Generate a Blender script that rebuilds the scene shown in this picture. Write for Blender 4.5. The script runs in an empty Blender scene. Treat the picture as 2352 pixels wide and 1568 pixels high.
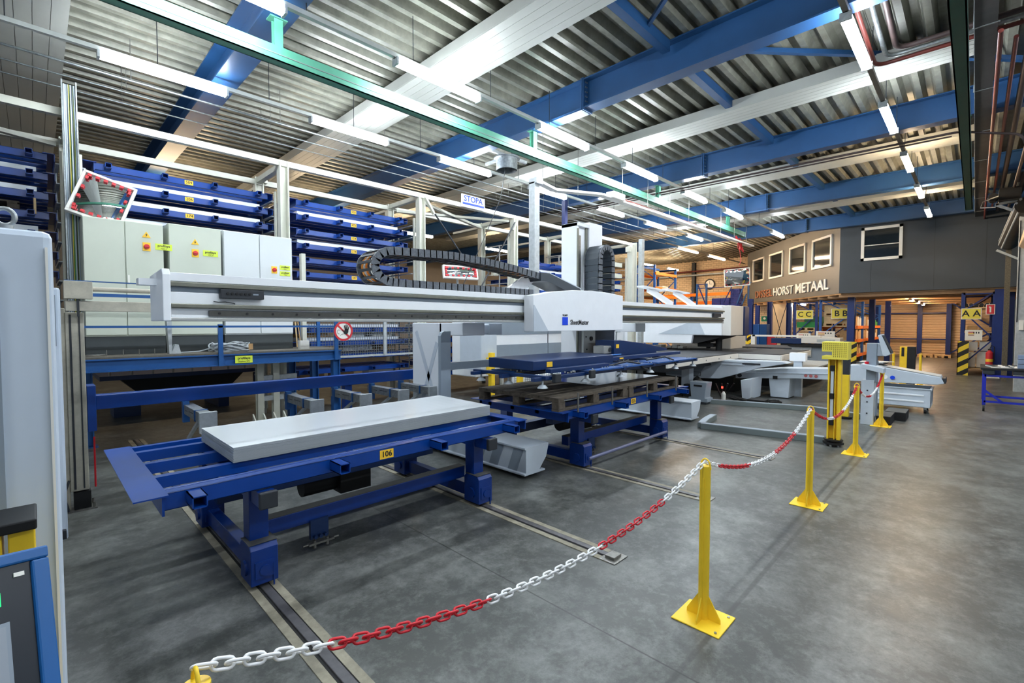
import bpy, bmesh, math, random
from mathutils import Vector, Matrix, Quaternion
random.seed(7)
C = bpy.context.scene.collection
SC = bpy.context.scene
PI = math.pi

# ------------------------------------------------------------ camera, world, exposure
cam_d = bpy.data.cameras.new('camera'); cam = bpy.data.objects.new('camera', cam_d); C.objects.link(cam)
cam_d.sensor_width = 36.0; cam_d.lens = 1080.0 / 2352.0 * 36.0; cam_d.clip_start = 0.05; cam_d.clip_end = 200
cam.location = (0, 0, 1.75)
_y, _p = math.radians(44.56), math.radians(2.1)
cam.rotation_euler = Vector((math.cos(_y) * math.cos(_p), math.sin(_y) * math.cos(_p), -math.sin(_p))).to_track_quat('-Z', 'Y').to_euler()
SC.camera = cam
W = bpy.data.worlds.new('world'); SC.world = W; W.use_nodes = True
W.node_tree.nodes['Background'].inputs[0].default_value = (0.80, 0.90, 1.0, 1)
W.node_tree.nodes['Background'].inputs[1].default_value = 0.12
SC.view_settings.view_transform = 'Standard'; SC.view_settings.look = 'None'
SC.view_settings.exposure = 1.7; SC.view_settings.gamma = 1.0; SC.view_settings.use_curve_mapping = False
LAMP_STRENGTH = 38.0
SC.cycles.max_bounces = 6; SC.cycles.sample_clamp_indirect = 6.0

# ------------------------------------------------------------ materials
def lin(c):
    return tuple(((v / 255) / 12.92 if v / 255 <= .04045 else ((v / 255 + .055) / 1.055) ** 2.4) for v in c) + (1,)
MATS = {}
def mat(name, rgb, rough=.5, metal=0.0, var=0.0, scale=6.0, bump=0.0, emit=None, spec=None, rgb2=None):
    if name in MATS: return MATS[name]
    m = bpy.data.materials.new(name); m.use_nodes = True; nt = m.node_tree; b = nt.nodes['Principled BSDF']
    b.inputs['Roughness'].default_value = rough; b.inputs['Metallic'].default_value = metal
    if spec is not None: b.inputs['Specular IOR Level'].default_value = spec
    tc = nt.nodes.new('ShaderNodeTexCoord'); n = nt.nodes.new('ShaderNodeTexNoise')
    n.inputs['Scale'].default_value = scale; n.inputs['Detail'].default_value = 6; n.inputs['Roughness'].default_value = .65
    nt.links.new(tc.outputs['Object'], n.inputs['Vector'])
    r = nt.nodes.new('ShaderNodeValToRGB'); r.color_ramp.elements[0].position = .38; r.color_ramp.elements[1].position = .66
    c = lin(rgb); c2 = lin(rgb2) if rgb2 else tuple(max(0, v * (1 - var)) for v in c[:3]) + (1,)
    r.color_ramp.elements[0].color = c2; r.color_ramp.elements[1].color = c
    nt.links.new(n.outputs['Fac'], r.inputs['Fac']); nt.links.new(r.outputs['Color'], b.inputs['Base Color'])
    if bump:
        bp = nt.nodes.new('ShaderNodeBump'); bp.inputs['Strength'].default_value = bump; bp.inputs['Distance'].default_value = .01
        nt.links.new(n.outputs['Fac'], bp.inputs['Height']); nt.links.new(bp.outputs['Normal'], b.inputs['Normal'])
    if emit:
        b.inputs['Emission Color'].default_value = lin(emit[0]); b.inputs['Emission Strength'].default_value = emit[1]
    MATS[name] = m
    return m
def stripes(name, a, b_, freq, ang=45, rough=.5, axis=(0, 2), duty=.5):
    """two colours in hard diagonal bands (painted warning stripes)"""
    m = bpy.data.materials.new(name); m.use_nodes = True; nt = m.node_tree; b = nt.nodes['Principled BSDF']; b.inputs['Roughness'].default_value = rough
    tc = nt.nodes.new('ShaderNodeTexCoord'); dp = nt.nodes.new('ShaderNodeVectorMath'); dp.operation = 'DOT_PRODUCT'
    v = [0, 0, 0]; v[axis[0]] = math.cos(math.radians(ang)) * freq; v[axis[1]] = math.sin(math.radians(ang)) * freq
    dp.inputs[1].default_value = v; nt.links.new(tc.outputs['Object'], dp.inputs[0])
    fr = nt.nodes.new('ShaderNodeMath'); fr.operation = 'FRACT'; nt.links.new(dp.outputs['Value'], fr.inputs[0])
    gt = nt.nodes.new('ShaderNodeMath'); gt.operation = 'GREATER_THAN'; gt.inputs[1].default_value = duty; nt.links.new(fr.outputs[0], gt.inputs[0])
    mx = nt.nodes.new('ShaderNodeMix'); mx.data_type = 'RGBA'; mx.inputs[6].default_value = lin(a); mx.inputs[7].default_value = lin(b_)
    nt.links.new(gt.outputs[0], mx.inputs[0]); nt.links.new(mx.outputs[2], b.inputs['Base Color'])
    return m

ROOFBLUE = mat('roof_beam_blue', (34, 76, 122), .45, var=.12, scale=2)
TRAYBLUE = mat('tray_blue', (6, 62, 146), .28, var=.15, scale=4)
TROLBLUE = mat('trolley_blue', (4, 48, 122), .28, var=.18, scale=5)
MEZBLUE = mat('platform_blue', (24, 84, 148), .45, var=.15, scale=4)
NAVY = mat('navy_paint', (10, 44, 92), .35, var=.1)
WHITE = mat('machine_white', (243, 246, 250), .35, var=.03)
OFFW = mat('machine_offwhite', (222, 219, 212), .4, var=.03)
MGREY = mat('machine_grey', (142, 154, 166), .4, var=.05)
LGREY = mat('machine_light_grey', (196, 206, 216), .4, var=.05)
CABG = mat('cabinet_greenish', (200, 206, 190), .5, var=.04, scale=2)
CABW = mat('cabinet_white', (212, 217, 218), .5, var=.03, scale=2)
CREAM = mat('storage_cream', (208, 208, 194), .5, var=.08)
OLDCREAM = mat('old_cream_paint', (196, 190, 172), .6, var=.25, scale=7, bump=.1)
DARK = mat('dark_grey_plastic', (44, 48, 54), .5, var=.2)
PLINTH = mat('plinth_grey', (66, 72, 74), .6, var=.1)
BLACK = mat('black_rubber', (13, 14, 16), .6, var=.2)
GALV = mat('galvanised', (168, 174, 176), .38, .75, var=.35, scale=22)
GALVD = mat('galvanised_paint', (186, 192, 194), .5, .2, var=.2, scale=14)
STEEL = mat('bare_steel', (150, 148, 142), .35, .8, var=.3, scale=30)
ALU = mat('aluminium', (198, 200, 196), .32, .6, var=.12, scale=3)
ALUD = mat('aluminium_rail_dark', (140, 140, 128), .35, .6, var=.2, scale=9)
YEL = mat('yellow_paint', (255, 214, 48), .42, var=.08)
YELP = mat('yellow_plate', (240, 222, 84), .55, var=.08)
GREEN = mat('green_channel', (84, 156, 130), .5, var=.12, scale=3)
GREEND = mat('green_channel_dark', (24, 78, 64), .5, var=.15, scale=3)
RED = mat('red_plastic', (206, 22, 40), .35, var=.05)
CHW = mat('white_plastic', (240, 240, 240), .35, var=.03)
REDP = mat('red_pipe', (116, 50, 42), .45, var=.2)
DPIPE = mat('dark_pipe', (62, 48, 46), .5, var=.3)
WOOD = mat('pallet_wood', (150, 124, 92), .8, var=.45, scale=9, bump=.4)
WOODD = mat('pallet_wood_old', (96, 86, 74), .85, var=.55, scale=12, bump=.5)
WOODL = mat('new_wood', (214, 184, 138), .7, var=.2, scale=5)
ORANGE = mat('orange_beam', (232, 120, 26), .45, var=.12)
RACKBLUE = mat('rack_blue', (34, 92, 176), .45, var=.12)
DBLUE = mat('column_blue', (14, 44, 116), .4, var=.12)
SHEET = mat('sheet_metal_white', (238, 243, 246), .18, .0, var=.03, scale=1)  # base raised towards white to stand for bright reflections on the sheets
SHEETE = mat('sheet_edge', (190, 196, 200), .4, .3, var=.04)
LIME = mat('lime_sticker', (214, 232, 70), .5)
YSTK = mat('yellow_sticker', (246, 196, 50), .5)
TXT = mat('black_lettering', (22, 24, 28), .6)
TXTB = mat('blue_lettering', (14, 54, 150), .5)
TXTW = mat('white_lettering', (240, 240, 238), .5)
COPPER = mat('copper_lettering', (190, 128, 98), .35, .5)
LOGOB = mat('logo_blue', (10, 70, 222), .4)
GLASS = mat('office_glass', (30, 36, 40), .06, 0, spec=.8)
CARD = mat('cardboard', (190, 150, 102), .8, var=.2)
PAPER = mat('pale_carton', (214, 212, 206), .7, var=.1)
GBOX = mat('green_crate', (34, 140, 62), .5, var=.1)
BCRATE = mat('blue_crate', (54, 66, 150), .5, var=.2)
CLEAR = mat('white_frame', (240, 238, 230), .4)

# ------------------------------------------------------------ mesh helper
class M:
    def __init__(s): s.v = []; s.f = []; s.mi = []; s.cur = 0; s.sm = []
    def add(s, vs, fs, smooth=False):
        o = len(s.v); s.v += [Vector(v) for v in vs]
        for f in fs: s.f.append([i + o for i in f]); s.mi.append(s.cur); s.sm.append(smooth)
        return s
    def m(s, i): s.cur = i; return s
    def box(s, x0, y0, z0, x1, y1, z1):
        if x0 > x1: x0, x1 = x1, x0
        if y0 > y1: y0, y1 = y1, y0
        if z0 > z1: z0, z1 = z1, z0
        vs = [(x0, y0, z0), (x1, y0, z0), (x1, y1, z0), (x0, y1, z0), (x0, y0, z1), (x1, y0, z1), (x1, y1, z1), (x0, y1, z1)]
        return s.add(vs, [(0, 3, 2, 1), (4, 5, 6, 7), (0, 1, 5, 4), (1, 2, 6, 5), (2, 3, 7, 6), (3, 0, 4, 7)])
    def bar(s, p, q, w, h=None, up=(0, 0, 1)):
        """rectangular bar from p to q, w wide sideways, h high"""
        h = h or w; p = Vector(p); q = Vector(q); d = (q - p).normalized(); u = Vector(up)
        if abs(d.dot(u)) > .98: u = Vector((0, 1, 0)) if abs(d.y) < .9 else Vector((1, 0, 0))
        r = d.cross(u).normalized(); u = r.cross(d).normalized()
        vs = []
        for c in (p, q):
            for a, b in ((-1, -1), (1, -1), (1, 1), (-1, 1)): vs.append(c + r * a * w / 2 + u * b * h / 2)
        return s.add(vs, [(0, 1, 2, 3), (7, 6, 5, 4), (0, 4, 5, 1), (1, 5, 6, 2), (2, 6, 7, 3), (3, 7, 4, 0)])
    def cyl(s, p, q, r, n=16, r2=None, caps=True):
        p = Vector(p); q = Vector(q); r2 = r if r2 is None else r2
        d = (q - p).normalized(); a = d.orthogonal().normalized(); b = d.cross(a)
        vs = []
        for c, rr in ((p, r), (q, r2)):
            for i in range(n): t = 2 * PI * i / n; vs.append(c + (a * math.cos(t) + b * math.sin(t)) * rr)
        s.add(vs, [(i, (i + 1) % n, n + (i + 1) % n, n + i) for i in range(n)], True)
        if caps: s.add(vs[:n], [tuple(range(n))[::-1]]); s.add(vs[n:], [tuple(range(n))])
        return s
    def tube(s, path, r, n=8, closed=False):
        pts = [Vector(p) for p in path]; N = len(pts); vs = []
        prev = None
        for i, p in enumerate(pts):
            a = pts[(i - 1) % N] if (closed or i > 0) else p; b = pts[(i + 1) % N] if (closed or i < N - 1) else p
            d = (b - a).normalized()
            if prev is None: u = d.orthogonal().normalized()
            else: u = (prev - d * prev.dot(d)).normalized()
            prev = u; w = d.cross(u)
            for k in range(n): t = 2 * PI * k / n; vs.append(p + (u * math.cos(t) + w * math.sin(t)) * r)
        fs = []
        for i in range(N if closed else N - 1):
            j = (i + 1) % N
            for k in range(n): fs.append((i * n + k, i * n + (k + 1) % n, j * n + (k + 1) % n, j * n + k))
        s.add(vs, fs, True)
        if not closed: s.add(vs[:n], [tuple(range(n))[::-1]]); s.add(vs[-n:], [tuple(range(n))])
        return s
    def prism(s, poly, ax, a, b):
        """poly: 2-D outline in the two axes other than ax, extruded from a to b along ax"""
        def P(u, v, w): return (w, u, v) if ax == 'x' else (u, w, v) if ax == 'y' else (u, v, w)
        n = len(poly); vs = [P(u, v, a) for u, v in poly] + [P(u, v, b) for u, v in poly]
        return s.add(vs, [tuple(range(n))[::-1], tuple(range(n, 2 * n))] + [(i, (i + 1) % n, n + (i + 1) % n, n + i) for i in range(n)])
    def ibeam(s, p, q, w, h, t=.02):
        p = Vector(p); q = Vector(q)
        s.bar(p + Vector((0, 0, h / 2 - t / 2)), q + Vector((0, 0, h / 2 - t / 2)), w, t)
        s.bar(p - Vector((0, 0, h / 2 - t / 2)), q - Vector((0, 0, h / 2 - t / 2)), w, t)
        return s.bar(p, q, t * .7, h - 2 * t)
    def hpost(s, x, y, z0, z1, w, d, t=.012, along='y'):
        """vertical H-section post; flanges perpendicular to `along`"""
        if along == 'y':
            s.box(x - w / 2, y - d / 2, z0, x + w / 2, y - d / 2 + t, z1); s.box(x - w / 2, y + d / 2 - t, z0, x + w / 2, y + d / 2, z1)
            return s.box(x - t / 2, y - d / 2 + t, z0, x + t / 2, y + d / 2 - t, z1)
        s.box(x - w / 2, y - d / 2, z0, x - w / 2 + t, y + d / 2, z1); s.box(x + w / 2 - t, y - d / 2, z0, x + w / 2, y + d / 2, z1)
        return s.box(x - w / 2 + t, y - t / 2, z0, x + w / 2 - t, y + t / 2, z1)

def each(name, shapes, mats, parent):
    for s_ in shapes: part(name, s_, mats, parent)
def fit_text(o, w):
    xs = [v.co.x for v in o.data.vertices]; o.scale.x = w / max(.001, max(xs) - min(xs))
def wloc(o):
    v = Vector((0, 0, 0))
    while o: v += o.location; o = o.parent
    return v
def part(name, m, mats, parent=None, bevel=0, local=False, label=None, kind=None):
    """ONE mesh object; vertices of m are in world coordinates unless local=True (the parents carry no rotation while building)"""
    me = bpy.data.meshes.new(name); off = wloc(parent) if (parent and not local) else Vector((0, 0, 0))
    me.from_pydata([v - off for v in m.v], [], m.f)
    if not isinstance(mats, (list, tuple)): mats = [mats]
    for x in mats: me.materials.append(x)
    for i, p in enumerate(me.polygons): p.material_index = m.mi[i]; p.use_smooth = m.sm[i]
    bm = bmesh.new(); bm.from_mesh(me); bmesh.ops.recalc_face_normals(bm, faces=bm.faces); bm.to_mesh(me); bm.free()
    o = bpy.data.objects.new(name, me); C.objects.link(o)
    if parent: o.parent = parent
    if bevel:
        b = o.modifiers.new('bevel', 'BEVEL'); b.width = bevel; b.segments = 2; b.limit_method = 'ANGLE'; b.angle_limit = math.radians(40)
    if label: o['label'] = label
    if kind: o['kind'] = kind
    return o
def thing(name, label, cat, loc=(0, 0, 0), group=None):
    o = bpy.data.objects.new(name, None); C.objects.link(o); o.location = loc; o.empty_display_size = .1
    o['label'] = label; o['category'] = cat
    if group: o['group'] = group
    return o
def solo(name, m, mats, label, cat, group=None, bevel=0, kind=None):
    xs = [v.x for v in m.v]; ys = [v.y for v in m.v]; zs = [v.z for v in m.v]
    L = Vector(((min(xs) + max(xs)) / 2, (min(ys) + max(ys)) / 2, min(zs)))
    for i in range(len(m.v)): m.v[i] = m.v[i] - L
    o = part(name, m, mats, None, bevel); o.location = L
    o['label'] = label; o['category'] = cat
    if group: o['group'] = group
    if kind: o['kind'] = kind
    return o
def struct(name, m, mats, label=None, bevel=0, cat=None):
    o = part(name, m, mats, None, bevel); o['kind'] = 'structure'
    o['label'] = label or name.replace('_', ' '); o['category'] = cat or name.split('_')[0]
    return o
def dup(root, loc=None, label=None, rotz=None, group=None):
    def cp(o, par):
        c = o.copy(); C.objects.link(c)
        if par: c.parent = par
        for ch in [x for x in list(o.children)]: cp(ch, c)
        return c
    r = cp(root, None)
    if loc is not None: r.location = loc
    if rotz is not None: r.rotation_euler.z = rotz
    if label: r['label'] = label
    if group: r['group'] = group
    return r
def text(name, body, size, loc, rot, m, parent, ext=.001, label=None, sx=1.0, bold=False, align='CENTER'):
    """raised lettering; loc in world coordinates"""
    c = bpy.data.curves.new(name, 'FONT'); c.body = body; c.size = size; c.extrude = ext
    c.align_x = align; c.align_y = 'CENTER'
    if bold: c.offset = size * .018
    c.materials.append(m)
    c.resolution_u = 3
    tmp = bpy.data.objects.new(name, c); C.objects.link(tmp); dg = bpy.context.evaluated_depsgraph_get(); dg.update()
    me = bpy.data.meshes.new_from_object(tmp.evaluated_get(dg)); bpy.data.objects.remove(tmp); bpy.data.curves.remove(c)
    o = bpy.data.objects.new(name, me); C.objects.link(o); o.parent = parent
    o.location = Vector(loc) - wloc(parent); o.rotation_euler = rot; o.scale = (sx, 1, 1)
    if label: o['label'] = label
    return o
FY = (PI / 2, 0, 0)            # lettering that faces -Y, reads along +X
FX = (PI / 2, 0, -PI / 2)      # lettering that faces -X, reads along -Y
def ordn(i): return ['first', 'second', 'third', 'fourth', 'fifth', 'sixth', 'seventh', 'eighth', 'ninth', 'tenth', 'eleventh', 'twelfth', 'thirteenth', 'fourteenth', 'fifteenth'][i]

# ------------------------------------------------------------ floor
def floor_material():
    m = bpy.data.materials.new('concrete_floor'); m.use_nodes = True; nt = m.node_tree; N = nt.nodes; L = nt.links; b = N['Principled BSDF']
    tc = N.new('ShaderNodeTexCoord')
    def noise(sc, det=8, rough=.6, dist=0, vec=None):
        n = N.new('ShaderNodeTexNoise'); n.inputs['Scale'].default_value = sc; n.inputs['Detail'].default_value = det
        n.inputs['Roughness'].default_value = rough; n.inputs['Distortion'].default_value = dist
        L.new(vec or tc.outputs['Object'], n.inputs['Vector']); return n.outputs['Fac']
    def ramp(f, a, b_, ca, cb):
        r = N.new('ShaderNodeValToRGB'); r.color_ramp.elements[0].position = a; r.color_ramp.elements[1].position = b_
        r.color_ramp.elements[0].color = ca; r.color_ramp.elements[1].color = cb; L.new(f, r.inputs['Fac']); return r.outputs['Color']
    def mix(f, a, b_, mode='MIX'):
        x = N.new('ShaderNodeMix'); x.data_type = 'RGBA'; x.blend_type = mode
        for i, v in ((0, f), (6, a), (7, b_)):
            if isinstance(v, (int, float)): x.inputs[i].default_value = v
            elif isinstance(v, tuple): x.inputs[i].default_value = v
            else: L.new(v, x.inputs[i])
        return x.outputs[2]
    g = lambda v: (v, v, v, 1)
    base = mix(noise(.45, 4, .5, .4), lin((52, 54, 52)), lin((84, 85, 81)))
    base = mix(ramp(noise(1.6, 12, .8, .1), .46, .70, g(0), g(.5)), base, lin((160, 162, 157)))            # pale patches: scuffs, and partly lamp reflections put into the colour
    base = mix(ramp(noise(9, 12, .8, .2), .5, .68, g(0), g(.42)), base, lin((140, 142, 137)))
    base = mix(ramp(noise(60, 4, .7), .55, .8, g(0), g(.3)), base, lin((64, 66, 64)))
    # long faint trowel / tyre streaks
    mp = N.new('ShaderNodeMapping'); mp.inputs['Scale'].default_value = (.5, 7, 1); mp.inputs['Rotation'].default_value = (0, 0, .5); L.new(tc.outputs['Object'], mp.inputs['Vector'])
    base = mix(ramp(noise(3, 10, .75, .1, mp.outputs[0]), .45, .85, g(0), g(.16)), base, lin((70, 72, 70)))
    # small dark specks
    v = N.new('ShaderNodeTexVoronoi'); v.inputs['Scale'].default_value = 2.2; L.new(tc.outputs['Object'], v.inputs['Vector'])
    base = mix(ramp(v.outputs['Distance'], .0, .02, g(.7), g(0)), base, lin((48, 50, 50)))
    # expansion joints at fixed places
    sx = N.new('ShaderNodeSeparateXYZ'); L.new(tc.outputs['Object'], sx.inputs[0])
    def joint(sock, pos, w, amt):
        nonlocal base
        a = N.new('ShaderNodeMath'); a.operation = 'SUBTRACT'; L.new(sock, a.inputs[0]); a.inputs[1].default_value = pos
        ab = N.new('ShaderNodeMath'); ab.operation = 'ABSOLUTE'; L.new(a.outputs[0], ab.inputs[0])
        base = mix(ramp(ab.outputs[0], w * .5, w, g(amt), g(0)), base, lin((40, 40, 38)))
    joint(sx.outputs[0], 2.23, .006, .85); joint(sx.outputs[1], 1.02, .02, .55); joint(sx.outputs[0], 8.9, .006, .7); joint(sx.outputs[0], 15.5, .006, .7)
    L.new(base, b.inputs['Base Color'])
    L.new(ramp(noise(5.0, 8, .7, .1), .3, .75, g(.30), g(.42)), b.inputs['Roughness'])
    b.inputs['Specular IOR Level'].default_value = .5
    bp = N.new('ShaderNodeBump'); bp.inputs['Strength'].default_value = .12; bp.inputs['Distance'].default_value = .01
    L.new(noise(9, 8, .7), bp.inputs['Height']); L.new(bp.outputs[0], b.inputs['Normal'])
    return m
struct('floor', M().box(-6, -6, -.2, 42, 27, 0), floor_material(), 'grey worn concrete factory floor')

# rails set in the floor (run away from the camera aisle)
SCREED = mat('rail_screed', (160, 153, 134), .7, var=.4, scale=7, bump=.3)
RAILM = mat('rail_steel', (112, 110, 112), .4, .4, var=.3, scale=12)
GROOVE = mat('groove_dark', (34, 34, 34), .8, var=.3)
for i, (x, lab) in enumerate(((1.03, 'steel floor rail nearest the camera, between two pale screed strips'), (3.0, 'steel floor rail under the right feet of trolley 106'),
                              (4.68, 'steel floor rail under the left feet of the pallet trolley'), (6.68, 'steel floor rail under the right feet of the pallet trolley'))):
    y0 = 1.88 if i else 1.2
    t = thing('floor_rail', lab, 'rail', (x, y0, 0), 'steel rails set in the factory floor')
    part('screed_strip', M().box(x - .09, y0, .0, x - .04, 9.0, .006).box(x + .04, y0, .0, x + .09, 9.0, .006), SCREED, t)
    part('groove', M().box(x - .04, y0, 0, x + .04, 9.0, .003), GROOVE, t)
    part('rail_head', M().box(x - .022, y0, 0, x + .03, 9.0, .012), RAILM, t, bevel=.003)
    if i: part('end_stop', M().box(x - .05, y0 - .03, 0, x + .05, y0 + .05, .03).box(x - .09, y0 - .06, 0, x + .09, y0 + .08, .008), STEEL, t, bevel=.004)

# ------------------------------------------------------------ roof deck and beams
def deck():
    m = M(); z0 = 5.965; d = .13; pit = .28; y = -2.0; pts = []
    while y < 26.5:
        pts += [(y, z0), (y + .085, z0), (y + .115, z0 + d * .5), (y + .12, z0 + d * .5), (y + .15, z0 + d), (y + .235, z0 + d), (y + .28, z0)]; y += pit
    n = len(pts)
    for k, x in enumerate((-7.0, 43.0)): m.v += [Vector((x, a, b)) for a, b in pts]
    for i in range(n - 1): m.f.append([i, i + 1, n + i + 1, n + i]); m.mi.append(0); m.sm.append(False)
    # lid above the troughs, so that no light leaks in
    return m.box(-7, -2, 6.15, 43, 26.6, 6.25)
struct('ceiling', deck(), mat('roof_deck_galvanised', (142, 141, 128), .42, .2, var=.3, scale=5), 'corrugated galvanised steel roof deck')
for i, x in enumerate((2.17, 6.83, 11.83, 16.83, 21.83)):
    w = .34 if i == 0 else .25
    o = struct('trim_%d' % (i + 1), M().ibeam((x, -1.1, 5.705), (x, 26, 5.705), w, .5, .022), ROOFBLUE, 'blue steel I-section roof beam, %s from the camera' % ordn(i), cat='roof beam')
    if i:
        part('joint_plate', M().box(x - .135, 4.88, 5.43, x + .135, 4.90, 5.97).box(x - .135, 4.915, 5.43, x + .135, 4.935, 5.97).box(x - .125, 4.94, 5.435, x + .125, 6.1, 5.453), ROOFBLUE, o, local=True)
        bm = M()
        for z in (5.5, 5.58, 5.66, 5.74, 5.82, 5.9):
            for s in (-.08, -.04): bm.cyl((x + s, 4.865, z), (x + s, 4.95, z), .011, 8)
        part('bolt_row', bm, GALV, o, local=True)
STRIP = mat('ceiling_strip_white', (186, 187, 180), .5, var=.05, scale=2)
for i, (a, b) in enumerate(((-.42, .42), (4.42, 5.12), (9.2, 9.85), (13.8, 14.4), (18.6, 19.2))):
    m = M(); k = 5; w = (b - a) / k
    for j in range(k): m.box(a + j * w + .003, .05, 5.72, a + (j + 1) * w - .003, 18, 5.74)
    m.box(a, .05, 5.74, b, 18, 5.9)
    struct('trim_%d' % (i + 6), m, STRIP, 'white boarded strip hanging under the roof deck, %s from the camera' % ordn(i), cat='ceiling strip')
# blue struts and crossed braces between the roof beams
m = M()
solo('roof_strut', M().bar((2.3, 3.38, 5.86), (6.7, 3.38, 5.86), .12, .16), ROOFBLUE, 'blue roof strut running to the first big beam joint, above the white panel strip', 'strut', 'blue struts between roof beams')
solo('roof_strut', M().bar((6.95, 3.38, 5.86), (11.7, 3.38, 5.86), .12, .16), ROOFBLUE, 'blue roof strut crossing between the second and third roof beams', 'strut', 'blue struts between roof beams')
solo('roof_strut', M().bar((11.95, 3.38, 5.86), (16.7, 3.38, 5.86), .12, .16), ROOFBLUE, 'blue roof strut crossing between the third and fourth roof beams', 'strut', 'blue struts between roof beams')
solo('roof_strut', M().bar((16.95, 3.38, 5.86), (21.7, 3.38, 5.86), .12, .16), ROOFBLUE, 'blue roof strut in the farthest roof bay by the office', 'strut', 'blue struts between roof beams')
solo('roof_brace', M().bar((4.5, 1.3, 5.9), (6.1, 3.38, 5.88), .05, .05), ROOFBLUE, 'thin blue diagonal brace meeting the first roof strut', 'brace')
solo('roof_brace', M().bar((6.95, 3.3, 5.92), (11.7, -1.05, 5.92), .07, .07), ROOFBLUE, 'long thin blue diagonal brace between second and third beams, towards the pipes', 'brace')
solo('roof_brace', M().bar((16.95, 3.3, 5.92), (21.7, -1.0, 5.92), .06, .06), ROOFBLUE, 'thin blue diagonal brace in the farthest roof bay', 'brace')

# ------------------------------------------------------------ lamps on their trunking rails
COLD = mat('lamp_diffuser_cold', (255, 255, 255), .5, emit=((236, 246, 255), LAMP_STRENGTH))
WARMB = mat('lamp_diffuser_warm_strong', (255, 250, 240), .5, emit=((255, 222, 182), LAMP_STRENGTH * 1.8))
WARM = mat('lamp_diffuser_warm', (255, 250, 240), .5, emit=((255, 226, 186), LAMP_STRENGTH * 1.0))
TRUNK = mat('trunking_grey', (196, 200, 196), .45, .2, var=.1)
TRUNKB = mat('trunking_brown', (128, 120, 110), .5, .2, var=.2)
LZ = 5.25
def trunk(y, x0, x1, m_, lab):
    t = thing('lamp_trunking', lab, 'trunking', (x0, y, LZ), 'trunking rails that carry the ceiling lights')
    part('rail', M().box(x0, y - .03, LZ + .045, x1, y + .03, LZ + .10), m_, t)
    x = x0 + .9; mm = []
    while x < x1: mm.append(M().cyl((x, y, LZ + .1), (x, y, 5.98), .006, 5)); x += 1.45
    each('hanger_chain', mm, DARK, t)
trunk(8.2, -2.5, 20.5, TRUNK, 'pale trunking rail of the left row of ceiling lights')
trunk(5.6, -1.5, 22.0, TRUNK, 'pale trunking rail of the middle row of ceiling lights')
trunk(1.14, -2.6, 21.2, TRUNKB, 'brown-grey trunking rail of the right row of ceiling lights')
trunk(9.8, 19.6, 29.5, TRUNKB, 'short trunking rail with warm lights by the brick wall')
lamp0 = None
def lamp(x, y, lab, warm=False, ln=1.5, z=LZ, grp='fluorescent ceiling lights'):
    global lamp0
    t = thing('ceiling_light', lab, 'light', (x, y, z), grp)
    part('housing', M().box(x, y - .03, z + .03, x + ln, y + .03, z + .055), CLEAR, t, bevel=.004)
    m = M(); n = 14; prof = [(y + .062 * math.cos(2 * PI * k / n), z - .01 + .042 * math.sin(2 * PI * k / n)) for k in range(n)]
    m.prism(prof, 'x', x + .03, x + ln - .03)
    part('diffuser', m, (WARMB if warm == 2 else WARM) if warm else COLD, t)
    part('end_cap', M().box(x, y - .06, z - .05, x + .03, y + .06, z + .045), GALVD, t); part('end_cap', M().box(x + ln - .03, y - .06, z - .05, x + ln, y + .06, z + .045), GALVD, t)
for i, x in enumerate((.66, 3.4, 6.1, 8.95, 11.95, 14.85, 18.1)):
    lamp(x, 8.2, 'bright white tube light, %s from the camera in the left row' % ordn(i), grp='left row of ceiling lights')
for i, x in enumerate((.57, 3.46, 6.33, 9.17, 12.1, 15.0, 19.7)):
    lamp(x, 5.6, 'bright white tube light, %s from the camera in the middle row' % ordn(i), grp='middle row of ceiling lights')
for i, x in enumerate((6.55, 9.55, 12.6, 15.7, 18.9)):
    lamp(x, 1.14, ('warm' if i > 1 else 'bright') + ' white tube light, %s from the camera in the right row above the aisle' % ordn(i), warm=i > 1, grp='right row of ceiling lights')
for i, x in enumerate((-2.4, .6, 3.6)):
    lamp(x, 1.14, 'white tube light of the right row above and beside the camera, %s along' % ordn(i), grp='right row of ceiling lights')
for i, x in enumerate((2.2, 5.5, 9.0, 12.0)):  # added row out of view, brightens the gantry front
    lamp(x, -3.2, 'added unseen tube light right of the camera, %s along' % ordn(i), grp='added unseen lights beyond the aisle')
for i, x in enumerate((20.7, 24.2)):
    lamp(x, 9.8, ('nearer' if i == 0 else 'farther') + ' warm tube light in front of the cream brick wall', 2, grp='warm lights by the brick wall', ln=2.2)
for i, (x, y) in enumerate(((2.0, 14.5), (5.5, 14.5), (9.0, 14.5), (13.5, 15))):  # the first of these is added to brighten the floor beyond the platform
    lamp(x, y, 'warm tube light behind the storage tower, %s of its row' % ordn(i), True, grp='warm lights behind the storage tower', z=5.0)
for i, (x, y) in enumerate(((25.5, 1.95), (28.5, 1.95), (31.5, 1.95))):
    lamp(x, y, 'small warm light under the office floor, %s along the passage' % ordn(i), 2, ln=.9, z=2.78, grp='lights under the office floor')
for i, (x, y) in enumerate(((24.5, 13.8), (27.8, 13.8), (22.5, 18.0), (26.5, 18.0))):  # added lamps that brighten the far corner and the brick wall
    lamp(x, y, 'added warm tube light before the brick wall, %s of the deeper rows' % ordn(i), 2, grp='added warm lights in the far corner')
lamp(27.2, 6.4, 'added bright light under the office floor beside the blue cross-braced columns', False, 1.2, 2.78)  # added lamp, lifts the dark space under the office

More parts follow.
